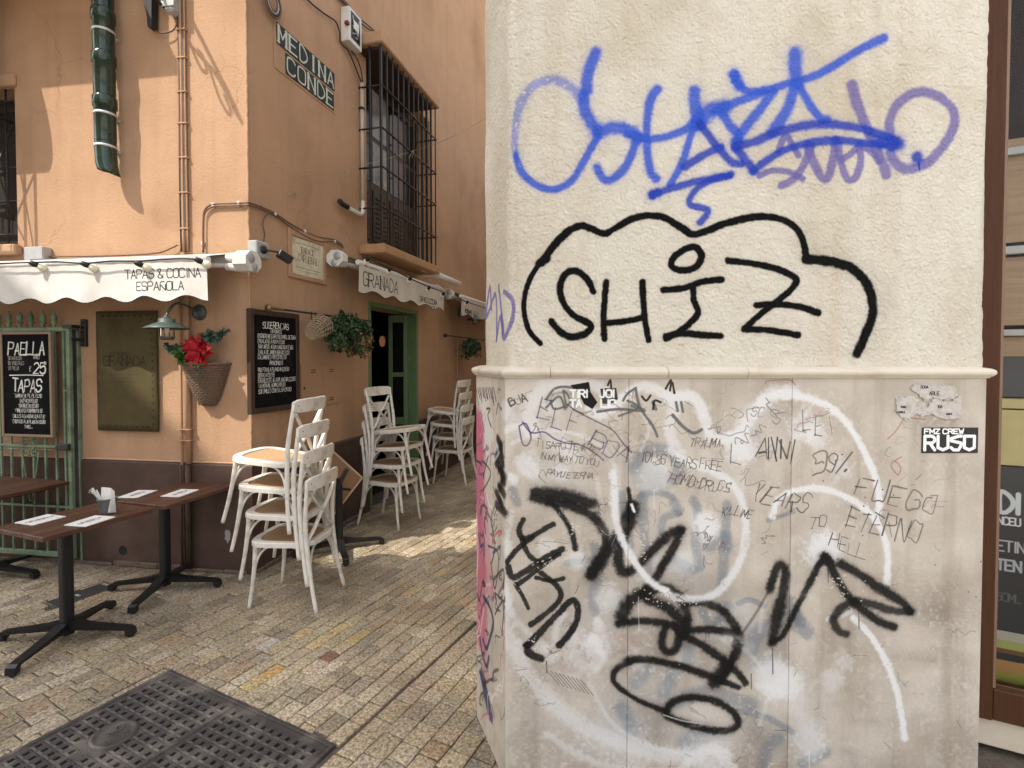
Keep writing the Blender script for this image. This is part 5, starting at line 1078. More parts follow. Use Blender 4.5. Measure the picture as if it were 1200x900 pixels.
sg = thing('banner_sign', 'olive stitched fabric banner reading Granada hanging on the front wall', 'sign', FL.M)
mb = MB(); n = 16; vs = []; 
for s_ in (0, 1):
    for j in range(n + 1):
        for i in range(n + 1): vs.append((x0 + W * i / n, -.03 - (.0015 * math.sin(i * .9) * math.sin(j * .5 + i * .2) + .001 * math.sin(j * 1.1)) + .012 * s_, z0 + H * j / n))
N_ = (n + 1) ** 2; fs = [(j * (n + 1) + i, j * (n + 1) + i + 1, (j + 1) * (n + 1) + i + 1, (j + 1) * (n + 1) + i) for j in range(n) for i in range(n)]; fs += [tuple(N_ + q for q in t)[::-1] for t in fs]
edge = [(i, i + 1) for i in range(n)] + [(j * (n + 1) + n, (j + 1) * (n + 1) + n) for j in range(n)] + [(n * (n + 1) + i + 1, n * (n + 1) + i) for i in reversed(range(n))] + [((j + 1) * (n + 1), j * (n + 1)) for j in reversed(range(n))]
fs += [(a, a + N_, b_ + N_, b_) for a, b_ in edge]; mb.add(vs, fs, smooth=True); mb.build('banner_cloth', om, sg, uvf=lambda x, y, z: ((x - x0) / W, (z - z0) / H))
fbox(None, sg, 'backing_frame', BLACK, x0 + .02, x1 - .02, z0 + .02, z1 - .02, .001, .014)

# ---- chalk boards
def board(frame, name, label, tl, brc, d, th, border, mframe, lines, cat='menu board', inset=.006, ppm=1100, tilt=0):
    x0, z1 = frame.fit(*tl, d); x1, z0 = frame.fit(*brc, d)
    t = thing(name, label, cat, frame.M); W, H = x1 - x0 - 2 * border, z1 - z0 - 2 * border; cv = Canvas(W, H, ppm)
    for a in lines:
        if a[0] == '_': cv.stroke([(W * a[1], H * a[3]), (W * (a[1] + a[2]) / 2, H * (a[3] + .004)), (W * a[2], H * a[3])], .004, (.9, .9, .9))
        else:
            tx, cx, cy, h, al = a[:5]; kw = dict(r=h * H * .058, slant=.10, wf=.36, sp=.34, jit=.06, font='hand', align=al, soft=.3); kw.update(a[5] if len(a) > 5 else {}); cv.text(tx, W * cx, H * cy, h * H, kw.pop('col', (.90, .90, .88)), **kw)
    for k in range(20): cv.stroke([(random.uniform(0, W), random.uniform(0, H)) for _ in range(2)], .02, (.3, .3, .3), .03, soft=.9)
    m = mat(name + '_black', (.006, .006, .0065), .9, spec=.08); overlay(m, paint_image(cv, name + '_chalk'))
    fbox(None, t, 'frame', mframe, x0, x0 + border, z0, z1, d - th, d, .003); fbox(None, t, 'frame', mframe, x1 - border, x1, z0, z1, d - th, d, .003)
    fbox(None, t, 'frame', mframe, x0 + border + .0005, x1 - border - .0005, z1 - border, z1, d - th, d - .001, .003); fbox(None, t, 'frame', mframe, x0 + border + .0005, x1 - border - .0005, z0, z0 + border, d - th, d - .001, .003)
    xb, zb_ = x0 + border, z0 + border; mb = MB(); mb.box(xb + .0005, xb + W - .0005, -d + inset, -d + th - .002, zb_ + .0005, zb_ + H - .0005)
    mb.build('board', m, t, uvf=lambda x, y, z: ((x - xb) / W, (z - zb_) / H)); return t
GRY = dict(col=(.66, .65, .62))
board(FL, 'chalkboard', 'black chalkboard menu headed Paella and Tapas hung on the green gate', (-1, 389), (61.5, 513), .15, .03, .022, mat('board_frame_tan', (.22, .15, .09), .6, (.28, .19, .12), 9, stretch=(1, 1, 8)),
      [('PAELLA', .5, .795, .125, 'c', dict(wf=.48, sp=.22)), ('*DE MARISCOS', .09, .745, .034, 'l', GRY), ('*DE VEGETALES', .09, .695, .034, 'l', GRY), ('*DE POLLO', .09, .645, .034, 'l', GRY), ('PERS. 2', .66, .755, .026, 'l'), ('25', .66, .615, .11, 'l', dict(wf=.5)), ('€', .57, .63, .045, 'l'), ('00', .88, .70, .03, 'l'), ('_', .14, .86, .59),
       ('TAPAS', .5, .425, .12, 'c', dict(wf=.48, sp=.22)), ('*GAMBAS AL PIL PIL €8.90', .52, .37, .034, 'c'), ('*GAZPACHO €5.80', .52, .32, .034, 'c'), ('*CROQUETAS €5.80', .52, .27, .034, 'c'), ('*PIMIENTOS PADRON €4.90', .52, .22, .034, 'c'), ('*CALLOS A LA ANDALUZA €7.90', .52, .165, .034, 'c'), ('*CHOPITOS A LA PLANCHA €8.80', .52, .11, .034, 'c'), ('Y MAS...', .52, .06, .034, 'c')])
kw2 = dict(wf=.40, sp=.30)
board(FA, 'chalkboard', 'tall dark framed chalkboard headed Sugerencias on the alley wall by the corner', (293, 361), (352, 478), .045, .04, .045, DARKW,
      [('SUGERENCIAS', .5, .865, .066, 'c', dict(wf=.5, sp=.2)), ('ENTRANTES', .5, .815, .040, 'c'), ('BOQUERONES FRITOS O MIEL DE CAÑA €11', .08, .755, .042, 'l', kw2), ('ENSALADILLA RUSA €9.50', .08, .700, .040, 'l', kw2), ('TARTAR DE ATUN O AGUACATE €16', .08, .640, .042, 'l', kw2), ('TABLA DE JAMON IBERICO €20', .08, .58, .042, 'l', kw2), ('CALAMARES FRITOS €13.50', .08, .525, .042, 'l', kw2),
       ('PRINCIPALES', .5, .46, .044, 'c'), ('PULPO A LA PLANCHA €24.50', .08, .39, .042, 'l', kw2), ('DORADA €17.50', .08, .33, .042, 'l', kw2), ('ENTRECOTE A LA PLANCHA €23.50', .08, .27, .044, 'l', kw2), ('SALMON AL HORNO €18.50', .08, .215, .042, 'l', kw2), ('SOLOMILLO CON SALSA €19.50', .08, .155, .044, 'l', kw2)], ppm=1300)

# ---- street name tiles
x0, z1 = fa(323, 24, .01); x1, z0 = fa(392.5, 130, .01); xm, zm1 = fa(322.5, 22, .01); _, zm0 = fa(322.5, 75, .01)
st = thing('street_sign', 'street name Medina Conde in pale letters on dark green tiles', 'street sign', FA.M)
za, zb_ = fa(324, 50)[1] + (fa(324, 24)[1] - fa(324, 50)[1]) * 1.0, fa(330, 78)[1]
W = x1 - x0; Ht = (zm1 - zm0); H1 = Ht * .47
TILE = mat('green_tile', (.008, .014, .011), .45, (.014, .022, .016), 20, spec=.2); LET = (.74, .74, .68)
fbox(None, st, 'sign_surround', ORANGE, x0 - .02, x1 + .02, zm0 - .03, zm1 + .02, .001, .006, .003)
for word, xs_, n_l, zt__ in (('MEDINA', x0 + .01, 6, zm1 - .012), ('CONDE', x0 + W * .14, 5, zm1 - .012 - H1 - .02)):
    tw = W * (.985 / 6) if n_l == 6 else W * .84 / 5
    for k, ch in enumerate(word):
        cv = Canvas(tw, H1, 700); cv.text(ch, tw * .5, H1 * .12, H1 * .76, LET, r=H1 * .043, wf=tw * .70 / (H1 * .76), font='serif', soft=.25, align='c')
        m = TILE.copy(); overlay(m, paint_image(cv, 'tile_letter')); xa, zz0 = xs_ + k * tw, zt__ - H1
        mb = MB(); mb.box(xa + .0015, xa + tw - .0015, -.013, -.0065, zz0 + .001, zz0 + H1 - .001, bev=.002)
        mb.build('tile', m, st, uvf=lambda x, y, z, xa=xa, zz0=zz0, tw=tw: ((x - xa) / tw, (z - zz0) / H1))
# ---- worn marble plaque in a recess
x0, z1 = fa(341, 276); x1, _ = fa(377.5, 290); z0 = fa(341, 320)[1]; W, H = x1 - x0, z1 - z0
plq = thing('wall_plaque', 'worn cream stone plaque with faded lettering on the alley wall', 'plaque', FA.M)
cv = Canvas(W, H, 900)
for t, yy, h in (('PALACIO', .62, .15), ('CARDENAL', .38, .18)): cv.text(t, W * .5, H * yy, H * h, (.36, .33, .27), r=H * .012, wf=.5, align='c', font='serif', a=.6, wear=.52)
cv.stroke([(W * .1, H * .84), (W * .5, H * .87), (W * .9, H * .84)], .004, (.35, .35, .3), .6, wear=.4); cv.stroke([(W * .12, H * .2), (W * .88, H * .2)], .004, (.35, .32, .26), .6, wear=.4); cv.stroke([(W * .2, H * .12), (W * .8, H * .12)], .003, (.35, .32, .26), .5, wear=.4)
m = mat('worn_plaque', (.54, .48, .36), .85, (.66, .60, .46), 22, bump=.4, col3=(.42, .35, .25), s3=9); overlay(m, paint_image(cv, 'plaque_letters'))
mb = MB(); mb.box(x0, x1, -.010, -.001, z0, z1, bev=.004); mb.build('stone_slab', m, plq, uvf=lambda x, y, z: ((x - x0) / W, (z - z0) / H))
fbox(None, plq, 'rendered_surround', ORANGE, x0 - .05, x0 - .001, z0 - .04, z1 + .07, .001, .018, .006); fbox(None, plq, 'rendered_surround', ORANGE, x1 + .001, x1 + .05, z0 - .04, z1 + .07, .001, .018, .006); fbox(None, plq, 'rendered_surround', ORANGE, x0, x1, z1 + .001, z1 + .07, .001, .019, .006); fbox(None, plq, 'rendered_surround', ORANGE, x0, x1, z0 - .04, z0 - .001, .001, .019, .006)

# ---- security light / camera, meter box, conduit, coil
sc = thing('security_light', 'grey box with a small black swivelling spotlight next to the wall plaque', 'security light', FA.M)
x0, z1 = fa(300.5, 286, .09); x1, z0 = fa(316, 304, .09); z1 += .0; mb = MB(); mb.box(x0, x1, -.09, -.002, z0, z0 + .13, bev=.008); bx = mb.build('box', GREY, sc)
mb = MB(); mb.lathe([(0, .02), (.03, .018), (.036, 0)], 14, M=T((x0 + x1) / 2, -.0902, z0 + .065) @ RX(R(90))); mb.build('socket', BLACK, bx)
q = fa(336, 300, .17); mb = MB(); mb.tube([((x0 + x1) / 2, -.10, z0 + .065), (q[0] - .05, -.15, q[1] + .02), (q[0], -.17, q[1])], .008, 6); mb.build('arm', BLACK, sc)
mb = MB(); mb.box(-.06, .06, -.032, .032, -.032, .032, M=T(q[0] - .01, -.16, q[1] - .01) @ RZ(R(-35)) @ RY(R(28)), bev=.006); mb.build('lamp_head', BLACKP, sc)
mb = MB(); mb.tube(cat_rom([(lambda a: (a[0], -.02, a[1]))(fa(*p, .02)) for p in ((308, 288), (310, 275), (308, 262), (312, 252), (320, 248))]), .005, 6); mb.build('cable', CABLE, sc)
mt_ = thing('meter_box', 'open white meter box full of black cables above the barred window', 'meter box', FA.M)
x0, z1 = fa(409, 8, .10); x1, z0 = fa(424, 60, .10); z1 = fa(409, 6, .10)[1]; zlo = fa(409, 46, .10)[1]
x0b = x0; mb = MB(); mb.box(x0, x1, -.10, -.002, zlo, z1, bev=.004); bx = mb.build('box', PLASTW, mt_)
W, H = x1 - x0, z1 - zlo
fbox(None, bx, 'opening', BLACK, x0 + W * .14, x1 - W * .14, zlo + H * .12, z1 - H * .08, .1002, .1012)
for k in range(5): mb = MB(); mb.tube(cat_rom([(x0 + W * random.uniform(.2, .8), -.104, zlo + H * random.uniform(.15, .9)) for _ in range(4)], 6), .007, 5); mb.build('wire', CABLEB if k % 2 else GREY, mt_)
fbox(None, mt_, 'breaker', PLASTW, x0 + W * .3, x0 + W * .7, zlo + H * .45, zlo + H * .7, .102, .112, .002)
fbox(None, mt_, 'seal', mat('red_seal', (.20, .03, .03), .5), x0 - .03, x0 + .01, zlo + H * .42, zlo + H * .52, .06, .105, .004)
def cab(parent, pts, r=.008, m=CABLEB, d=.03, fr=FA):
    mb = MB(); mb.tube(cat_rom([(lambda a: (a[0], -d, a[1]))(fr.fit(*p, d)) for p in pts], 6), r, 6); return mb.build('cable', m, parent)
cab(mt_, ((352, -10), (365, 4), (380, 16), (393, 25), (398, 38), (399, 50), (407, 58)), .008); cab(mt_, ((407, 58), (412, 68), (417, 80), (424, 98)), .008); cab(mt_, ((412, 60), (418, 68), (423, 82), (425, 98)), .007); cab(mt_, ((395, -5), (401, 0), (409, 8)), .02, CABLE); cab(mt_, ((424, 28), (432, 34), (440, 38)), .007); cab(mt_, ((424, 24), (434, 32), (441, 38)), .007)
co = thing('cable_coil', 'coil of brown and black cable hanging at the top of the alley wall', 'cable', FA.M)
for k in range(4):
    cx_, cz_ = fa(320, 2, .03 + .01 * k); mb = MB(); mb.tube([(cx_ + (.055 + .012 * k) * math.cos(t) + .006 * k, -.03 - .006 * k, cz_ + (.075 + .012 * k) * math.sin(t)) for t in [i * math.pi / 10 for i in range(20)]], .008, 6, closed=True); mb.build('loop', (CABLE, GREY, CABLEB, CABLE)[k], co)
cn = thing('conduit', 'beige vertical conduit ending in a black elbow left of the barred window', 'conduit', FA.M)
xq, z1 = fa(424.5, 98, .03); z0 = fa(424.5, 236, .03)[1]; xq = fa(424.5, 170, .03)[0]
mb = MB(); mb.tube([(xq, -.03, z1), (xq, -.03, z0)], .020, 10); mb.build('pipe', CONDUIT, cn)
e1 = fa(421, 250, .04); e2 = fa(408, 248, .06); e3 = fa(396, 244.5, .10)
mb = MB(); mb.tube(cat_rom([(xq, -.03, z0 + .01), (xq, -.032, z0 - .05), (xq - .05, -.04, e1[1]), (e2[0], -.05, e1[1])], 5), .021, 10); mb.build('elbow', PLASTW, cn)
mb = MB(); mb.tube(cat_rom([(e2[0] + .01, -.05, e1[1]), (e2[0] - .08, -.05, e1[1] + .005), (e2[0] - .15, -.06, e1[1] + .015)], 5), [.028] * 11, 10); mb.build('rubber_sleeve', CABLEB, cn)
for py in (127,): z = fa(424, py, .03)[1]; mb = MB(); mb.box(xq - .026, xq + .026, -.056, -.001, z - .012, z + .012, bev=.003); mb.build('clip', BLACK, cn)
tw = thing('twine', 'thin pale string tied across the alley through the window bars', 'string')
mb = MB(); a = fa(344, 207, .01); b_ = FA.at(a[0], a[1], .01); e_ = Vector((-.10, 3.6, 0)); rr = ray(572, 137); e_ = Vector((0, 0, CAMH)) + rr * (4.6 / rr.y); q = FA.fit(497, 173, PD + .02); mid = FA.at(q[0], q[1], PD + .02)
mb.tube(cat_rom([b_, FA.at(*fa(410, 197, .1), .1), FA.at(*fa(460, 184, PD + .02), PD + .02), mid, (mid + e_) / 2 - Vector((0, 0, .03)), e_], 6), .0022, 5); mb.build('line', WICKERL, tw)
for (px, py, d, l) in ((484, 176, PD + .02, 9), (409, 198, .1, 10), (343, 222, .02, 9)):
    for k in range(3):
        a = fa(px, py, d); b_ = fa(px - 5 + k * 4, py + l, d); mb = MB(); mb.tube([FA.at(*a, d), FA.at((a[0] + b_[0]) / 2 + .02, (a[1] + b_[1]) / 2 + .01, d), FA.at(*b_, d)], .003, 5); mb.build('frayed_end', WICKERL, tw)

# ---- gooseneck lamps
def lamp(frame, label, px, py, s=1.0, reach=.36):
    x, z = frame.fit(px, py, .01); t = thing('wall_lamp', label, 'wall lamp', frame.M @ T(x, 0, z))
    LG = GREENL
    mb = MB(); mb.lathe([(0, .03), (.045 * s, .028), (.062 * s, .015), (.066 * s, 0)], 24, M=RX(R(90))); mb.build('back_plate', LG, t)
    arm = cat_rom([(0, -.02, 0), (-.01, -.10, .035 * s), (-.015, -.20, .055 * s), (-.02, -reach * .85, .02), (-.02, -reach, -.05 * s), (-.02, -reach, -.08 * s)], 6); mb = MB(); mb.tube(arm, .010 * s, 8); mb.build('arm', LG, t)
    mb = MB(); M_ = T(-.02, -reach, -.10 * s); mb.lathe([(.02 * s, .045 * s), (.03 * s, .03 * s), (.055 * s, .025 * s), (.058 * s, -.002), (.085 * s, -.012 * s), (.150 * s, -.045 * s), (.152 * s, -.052 * s), (.085 * s, -.022 * s), (.05 * s, -.016 * s)], 32, M=M_); mb.build('shade', LG, t)
    mb = MB(); mb.lathe([(.043 * s, -.02 * s), (.045 * s, -.10 * s), (.03 * s, -.125 * s), (0, -.13 * s)], 20, M=M_); mb.build('glass_jar', GLASS, t)
    mb = MB(); mb.lathe([(.014 * s, -.02 * s), (.018 * s, -.05 * s), (.022 * s, -.075 * s), (0, -.10 * s)], 12, M=M_); mb.build('bulb', BULB, t)
    mb = MB()
    for k in range(4): a = k * math.pi / 2 + .4; mb.tube([(.05 * s * math.cos(a), .05 * s * math.sin(a), -.02 * s), (.05 * s * math.cos(a), .05 * s * math.sin(a), -.115 * s)], .003, 5, M=M_)
    mb.lathe([(.052 * s, -.112 * s), (.052 * s, -.122 * s), (.04 * s, -.135 * s), (0, -.138 * s)], 16, M=M_); mb.build('cage', LG, t)
GREENL = mat('lamp_green', (.045, .065, .055), .4, (.08, .105, .09), 20, metal=.2)
lamp(FL, 'green enamel gooseneck wall lamp over the wicker flower basket', 233, 366, 1.0, .31)
lamp(FA, 'green gooseneck wall lamp far down the alley beside the pier', 538, 366, .9, .30)

# ---- wicker half cone with flowers
def leafmesh(mb, p, d, up, l, w_, fold=.25):
    d = Vector(d).normalized(); s_ = d.cross(Vector(up)).normalized(); n_ = s_.cross(d).normalized(); p = Vector(p)
    a = p; b1 = p + d * l * .45 + s_ * w_ * .5 + n_ * w_ * fold; b2 = p + d * l * .45 - s_ * w_ * .5 + n_ * w_ * fold; m_ = p + d * l * .5; e = p + d * l - n_ * l * .08
    mb.add([a, b1, e, b2, m_], [(0, 4, 1), (1, 4, 2), (0, 3, 4), (3, 2, 4)])
def rv(s_=1): return Vector((random.gauss(0, s_), random.gauss(0, s_), random.gauss(0, s_)))
xa, zt_ = f(218, 427, .03); xb, _ = f(268, 427, .03); zb_ = f(248, 475, .06)[1]; cx_ = (xa + xb) / 2; RR = (xb - xa) / 2
bk = thing('wall_basket', 'conical brown wicker basket hanging on the front wall under the lamp', 'basket', FL.M @ T(cx_, -.012, 0))
hh = zt_ - zb_; r_b = .052; nr = 26
mb = MB()
for k in range(nr):
    t = k / (nr - 1); r_ = r_b + (RR - r_b) * t ** .68; z = zb_ + hh * t; dep = .9
    pts = [((r_ + .0025 * (1 if (i + k) % 2 else -1)) * math.cos(a), -(r_ * dep + .0025 * (1 if (i + k) % 2 else -1)) * math.sin(a), z) for i, a in enumerate([math.pi * i / 20 for i in range(21)])]; mb.tube(pts, hh / nr * .56, 5, cap=False)
mb.build('weave', WICKER, bk)
mb = MB()
for i in range(11): a = math.pi * i / 10; mb.tube([(r_b * math.cos(a), -r_b * .9 * math.sin(a), zb_), (RR * math.cos(a), -RR * .9 * math.sin(a), zt_)], .004, 5)
mb.build('staves', WICKER, bk); mb = MB(); mb.tube([((RR + .004) * math.cos(math.pi * i / 20), -(RR + .004) * .9 * math.sin(math.pi * i / 20), zt_ + .006) for i in range(21)], .010, 7); mb.build('rim', WICKER, bk)
mb = MB(); mb.tube([(RR * .98 * math.cos(2.9), -RR * .9 * math.sin(2.9), zt_), (r_b * 1.1 * math.cos(2.5), -r_b, zb_)], .006, 6); mb.build('edge_cane', WICKERL, bk)
fw_ = thing('flower_arrangement', 'red poinsettia with eucalyptus sprigs filling the wicker wall basket', 'flowers', FL.M @ T(cx_, -.10, zt_))
mb = MB()
for k in range(90):
    a = random.uniform(0, 6.28); el = random.uniform(-.35, 1.25); c = Vector((random.uniform(-.045, .075), -.03 - random.uniform(0, .03), .095 + random.uniform(-.055, .07))); d = Vector((math.cos(a), -abs(math.sin(el)) * .6 - .2, math.sin(a) * .85 + .05)); leafmesh(mb, c + d.normalized() * .01, d, (0, -1, .3), random.uniform(.065, .10), random.uniform(.040, .055))
mb.build('poinsettia_bracts', RED, fw_)
mb = MB()
for k in range(9): mb.lathe([(0, .006), (.005, 0), (0, -.006)], 6, M=T(.012 + random.gauss(0, .008), -.075, .075 + random.gauss(0, .008)))
mb.build('flower_buds', LEAFG, fw_)
def sprig(name, pts, mt, n, ll, ww):
    mb = MB(); P_ = cat_rom(pts, 5); mb.tube(P_, .0025, 5)
    for i in range(n):
        p = P_[min(len(P_) - 1, int(len(P_) * (i + .5) / n))]; d = rv(); d.y -= .4; leafmesh(mb, p + rv(.006), d, rv(), ll * random.uniform(.7, 1.2), ww * random.uniform(.7, 1.2), .15)
    mb.build(name, mt, fw_)
for k in range(5): sprig('eucalyptus_sprig', [(-.04 + .012 * k, 0, .12), (.06 + .01 * k, -.03, .21 + .012 * k), (.15, -.04, .20 + .03 * math.sin(k)), (.20 + .012 * k, -.03, .22 + .012 * k)], LEAFE, 44, .046, .040)
for k in range(5): sprig('eucalyptus_sprig', [(-.05, 0, .02), (-.10, -.04, .05 + .02 * k), (-.15 - .01 * k, -.05, .08 + .012 * k), (-.19 - .015 * k, -.05, .10 + .012 * k)], LEAFE, 36, .046, .038)
for k in range(4): sprig('leafy_sprig', [(-.05, -.02, 0), (-.09, -.06, .03 + .012 * k), (-.12, -.08, .04 + .02 * k)], LEAFG, 34, .050, .042)
sprig('leafy_sprig', [(.04, -.06, .0), (.07, -.11, -.03), (.08, -.12, -.07)], LEAFE, 10, .035, .025); sprig('leafy_sprig', [(.0, -.06, .02), (.04, -.10, -.0), (.12, -.10, .0)], LEAFG, 12, .035, .025)

# ---- hanging basket with ivy on a rod
rodt = thing('wall_rod', 'dark horizontal rod with brass end above the chalkboard holding the ivy basket', 'rod', FA.M)
x0, z0 = fa(318, 361, .10); x1, z1 = fa(434, 372, .10); zr = z0
mb = MB(); mb.tube([(x0, -.10, zr), (x1, -.10, zr)], .009, 8); mb.build('rod', BLACK, rodt)
mb = MB(); mb.lathe([(0, -.05), (.028, -.045), (.032, -.03), (.020, -.015), (.014, .0), (.012, .14)], 14, M=T(x0, -.10, zr) @ RY(R(90))); mb.build('finial', BRASS, rodt)
for xx in (x0 + .05, x1 - .1): mb = MB(); mb.tube([(xx, 0, zr), (xx, -.10, zr)], .008, 6); mb.build('wall_bracket', BLACK, rodt)
bx0, bz = fa(372, 385, .14)
hb_t = thing('hanging_basket', 'pale wicker basket tipped on its side under the rod left of the ivy', 'basket', FA.M @ T(bx0 - .02, -.16, bz) @ RY(R(62)))
mb = MB()
for k in range(8): t = k / 7; r_ = .055 + .05 * t; mb.tube([(r_ * math.cos(a), r_ * math.sin(a), -.12 + .2 * t) for a in [i * math.pi / 8 for i in range(16)]], .0045, 5, closed=True)
for i in range(14): a = i * math.pi / 7; mb.tube([(.06 * math.cos(a), .06 * math.sin(a), -.12), (.11 * math.cos(a), .11 * math.sin(a), .08)], .004, 5)
mb.lathe([(0, -.12), (.06, -.12)], 14); mb.build('weave', WICKERL, hb_t)
hk = MB(); 
for dx in (-.03, .03): hk.tube([(bx0 + dx, -.10, zr + .015), (bx0 + dx - .015, -.11, zr - .05), (bx0 + dx - .03, -.13, zr - .09)], .007, 6)
ho = hk.build('hanger', BLACK, rodt)
def foliage(label, frame, px, py, d, w_, h_, n, seed):
    random.seed(seed); x, z = frame.fit(px, py, d); t = thing('ivy_plant', label, 'plant', frame.M @ T(x, -d, z)); mb = MB(); mb2 = MB(); st = MB()
    for k in range(46):
        a = random.uniform(-1, 1); e = Vector((a * w_ * .5, random.uniform(-.10, .08), -h_ * random.uniform(.1, .62))); pth = cat_rom([(0, 0, h_ * .1), (e.x * .5, e.y * .6, h_ * random.uniform(.1, .38)), (e.x * .9, e.y, random.uniform(-.1, .15) * h_), tuple(e)], 5); st.tube(pth, .0022, 4)
        for i, p in enumerate(pth):
            for _ in range(n // 300 + 1): leafmesh(mb if not (p.x > w_ * .18 and p.z < -.05 and random.random() < .5) else mb2, p + rv(.013), rv() + Vector((0, -.5, -.3)), rv(), random.uniform(.034, .066), random.uniform(.030, .052), .2)
    mb.build('leaves', LEAF, t); mb2.build('dry_leaves', PINKF, t); st.build('stems', LEAFG, t); random.seed(seed + 1); return t
foliage('bushy dark green ivy spilling from the basket beside the green door', FA, 405, 387, .20, .62, .40, 600, 5)
rod2 = thing('wall_rod', 'thin dark rod far down the alley wall with a hanging plant', 'rod', FA.M)
x0, z0 = fa(522, 393, .10); mb = MB(); mb.tube([(x0, -.10, z0), (x0 + 2.2, -.10, z0)], .010, 8); mb.build('rod', BLACK, rod2); mb = MB(); mb.lathe([(0, -.03), (.03, -.02), (.03, .02), (0, .03)], 12, M=T(x0, -.1, z0) @ RY(R(90))); mb.build('finial', BLACK, rod2); mb = MB(); mb.tube([(x0 + .7, -.02, z0), (x0 + .7, -.02, .9)], .008, 6); mb.build('wall_cable', OPIPE, rod2)
mb = MB(); mb.tube([(x0 + 2.1, 0, z0), (x0 + 2.1, -.10, z0)], .008, 6); mb.build('wall_bracket', BLACK, rod2)
foliage('dark hanging ivy far down the alley by the pier edge', FA, 552, 406, .22, .62, .30, 300, 9)

# ---- green iron gate folded against the wall
gt = thing('iron_gate', 'pale green iron gate with spear finials and scrollwork folded against the wall', 'gate', FL.M)
GD = .085
gz = lambda py: f(60, py, GD)[1]
gxr = f(83, 500, GD)[0]; z_top, z_bot = gz(386), .06
fbox(None, gt, 'stile', GREENM, gxr - .016, gxr + .016, z_bot, z_top + .02, GD - .016, GD + .016, .003); xg0 = gxr - 1.25
fbox(None, gt, 'stile', GREENM, xg0 - .016, xg0 + .016, z_bot, z_top + .02, GD - .016, GD + .016, .003)
xi_ = f(75.5, 450, GD)[0]
for nm, py, t in (('top_rail', 386, .018), ('rail', 523, .012), ('rail', 527, .004), ('rail', 593, .010), ('bottom_rail', 655, .022)):
    z = gz(py) if nm != 'bottom_rail' else z_bot + .03; fbox(None, gt, nm, GREENM, xg0 + .017, gxr - .017, z - t, z + t, GD - .012, GD + .012, .003)
fbox(None, gt, 'rail', GREENM, xi_ - .0, gxr - .017, gz(458) - .010, gz(458) + .010, GD - .010, GD + .010, .002)
bars = [f(px, 450, GD)[0] for px in (65, 52, 38, 25, 12, 0)]; st_ = bars[-2] - bars[-1]
while bars[-1] - .09 > xg0: bars.append(bars[-1] - .088)
fbox(None, gt, 'bar', GREENM, xi_ - .008, xi_ + .008, z_bot + .055, z_top - .02, GD - .008, GD + .008, .002)
for x in bars:
    mb = MB(); mb.box(x - .008, x + .008, -GD - .008, -GD + .008, z_bot + .053, z_top - .019, bev=.002); mb.build('bar', GREENM, gt)
    z = z_top + .02; mb = MB(); mb.lathe([(.012, z), (.012, z + .02), (.022, z + .032), (.022, z + .042), (.013, z + .055), (.021, z + .075), (.018, z + .10), (.008, z + .125), (0, z + .145)], 8, M=T(x, -GD, 0)); mb.build('finial', GREENM, gt)
cxs = f(38, 560, GD)[0]; zc0 = gz(523) - .01; zt0 = zc0 + .0
def spiral(cx, cz, r, turns, sg, a0): return [(cx + sg * r * (1 - i / 30) * math.cos(a0 + turns * 2 * math.pi * i / 24), -GD - .012, cz + r * (1 - i / 30) * math.sin(a0 + turns * 2 * math.pi * i / 24)) for i in range(25)]
for sg in (-1, 1):
    for (cz, a0) in ((zc0 - .05, math.pi / 2), (zc0 + .055, -math.pi / 2)):
        mb = MB(); mb.tube(spiral(cxs + sg * .042, cz, .036, 1.35, sg, a0 if cz < zc0 else a0), .006, 6); mb.build('scroll', GREENM, gt)
    mb = MB(); mb.tube([(cxs + sg * .085, -GD - .012, zc0 - .04), (cxs + sg * .075, -GD - .012, zc0 - .10), (cxs + sg * .01, -GD - .012, gz(588))], .007, 6); mb.build('curved_bar', GREENM, gt)
    mb = MB(); mb.tube(spiral(cxs + sg * .022, gz(578), .018, 1.3, sg, -math.pi / 2), .005, 6); mb.build('scroll', GREENM, gt)
fbox(None, gt, 'latch', BLACK, gxr - .10, gxr + .02, gz(526), gz(519), GD + .017, GD + .05, .006)
pst = thing('gate_post', 'dark flat post between the green gate and the banner', 'post', FL.M)
x0 = f(84, 500, .03)[0]; x1 = f(93, 500, .03)[0]; fbox(None, pst, 'post', mat('dark_post', (.05, .042, .038), .6, (.075, .062, .055), 10), x0 - .012, x1 - .012, .0, z_top + .0, .002, .03, .003); fbox(None, pst, 'edge_strip', GREENM, x1 - .011, x1 - .001, .0, z_top - .01, .002, .034, .002)
hg = thing('hinge_bracket', 'black iron double hinge bracket on the wall beside the gate top', 'hinge', FL.M)
x0 = f(75, 385, .10)[0]; x1 = f(99, 390, .01)[0]
for py in (383, 398): z = f(85, py, .06)[1]; fbox(None, hg, 'arm', BLACK, (x0 if py < 390 else x0 + .09), x1, z - .014, z + .014, .045, .12, .003)
za, zb_ = f(99, 406, .02)[1], f(99, 374, .02)[1]; fbox(None, hg, 'wall_plate', BLACK, x1 - .02, x1 + .028, za, zb_, .001, .03, .004)
for k in range(4): mb = MB(); mb.lathe([(0, .014), (.009, .010), (.013, 0)], 10, M=T(x1 + .004, -.0302, za + (zb_ - za) * (.12 + k * .25)) @ RX(R(90))); mb.build('bolt', BLACK, hg)

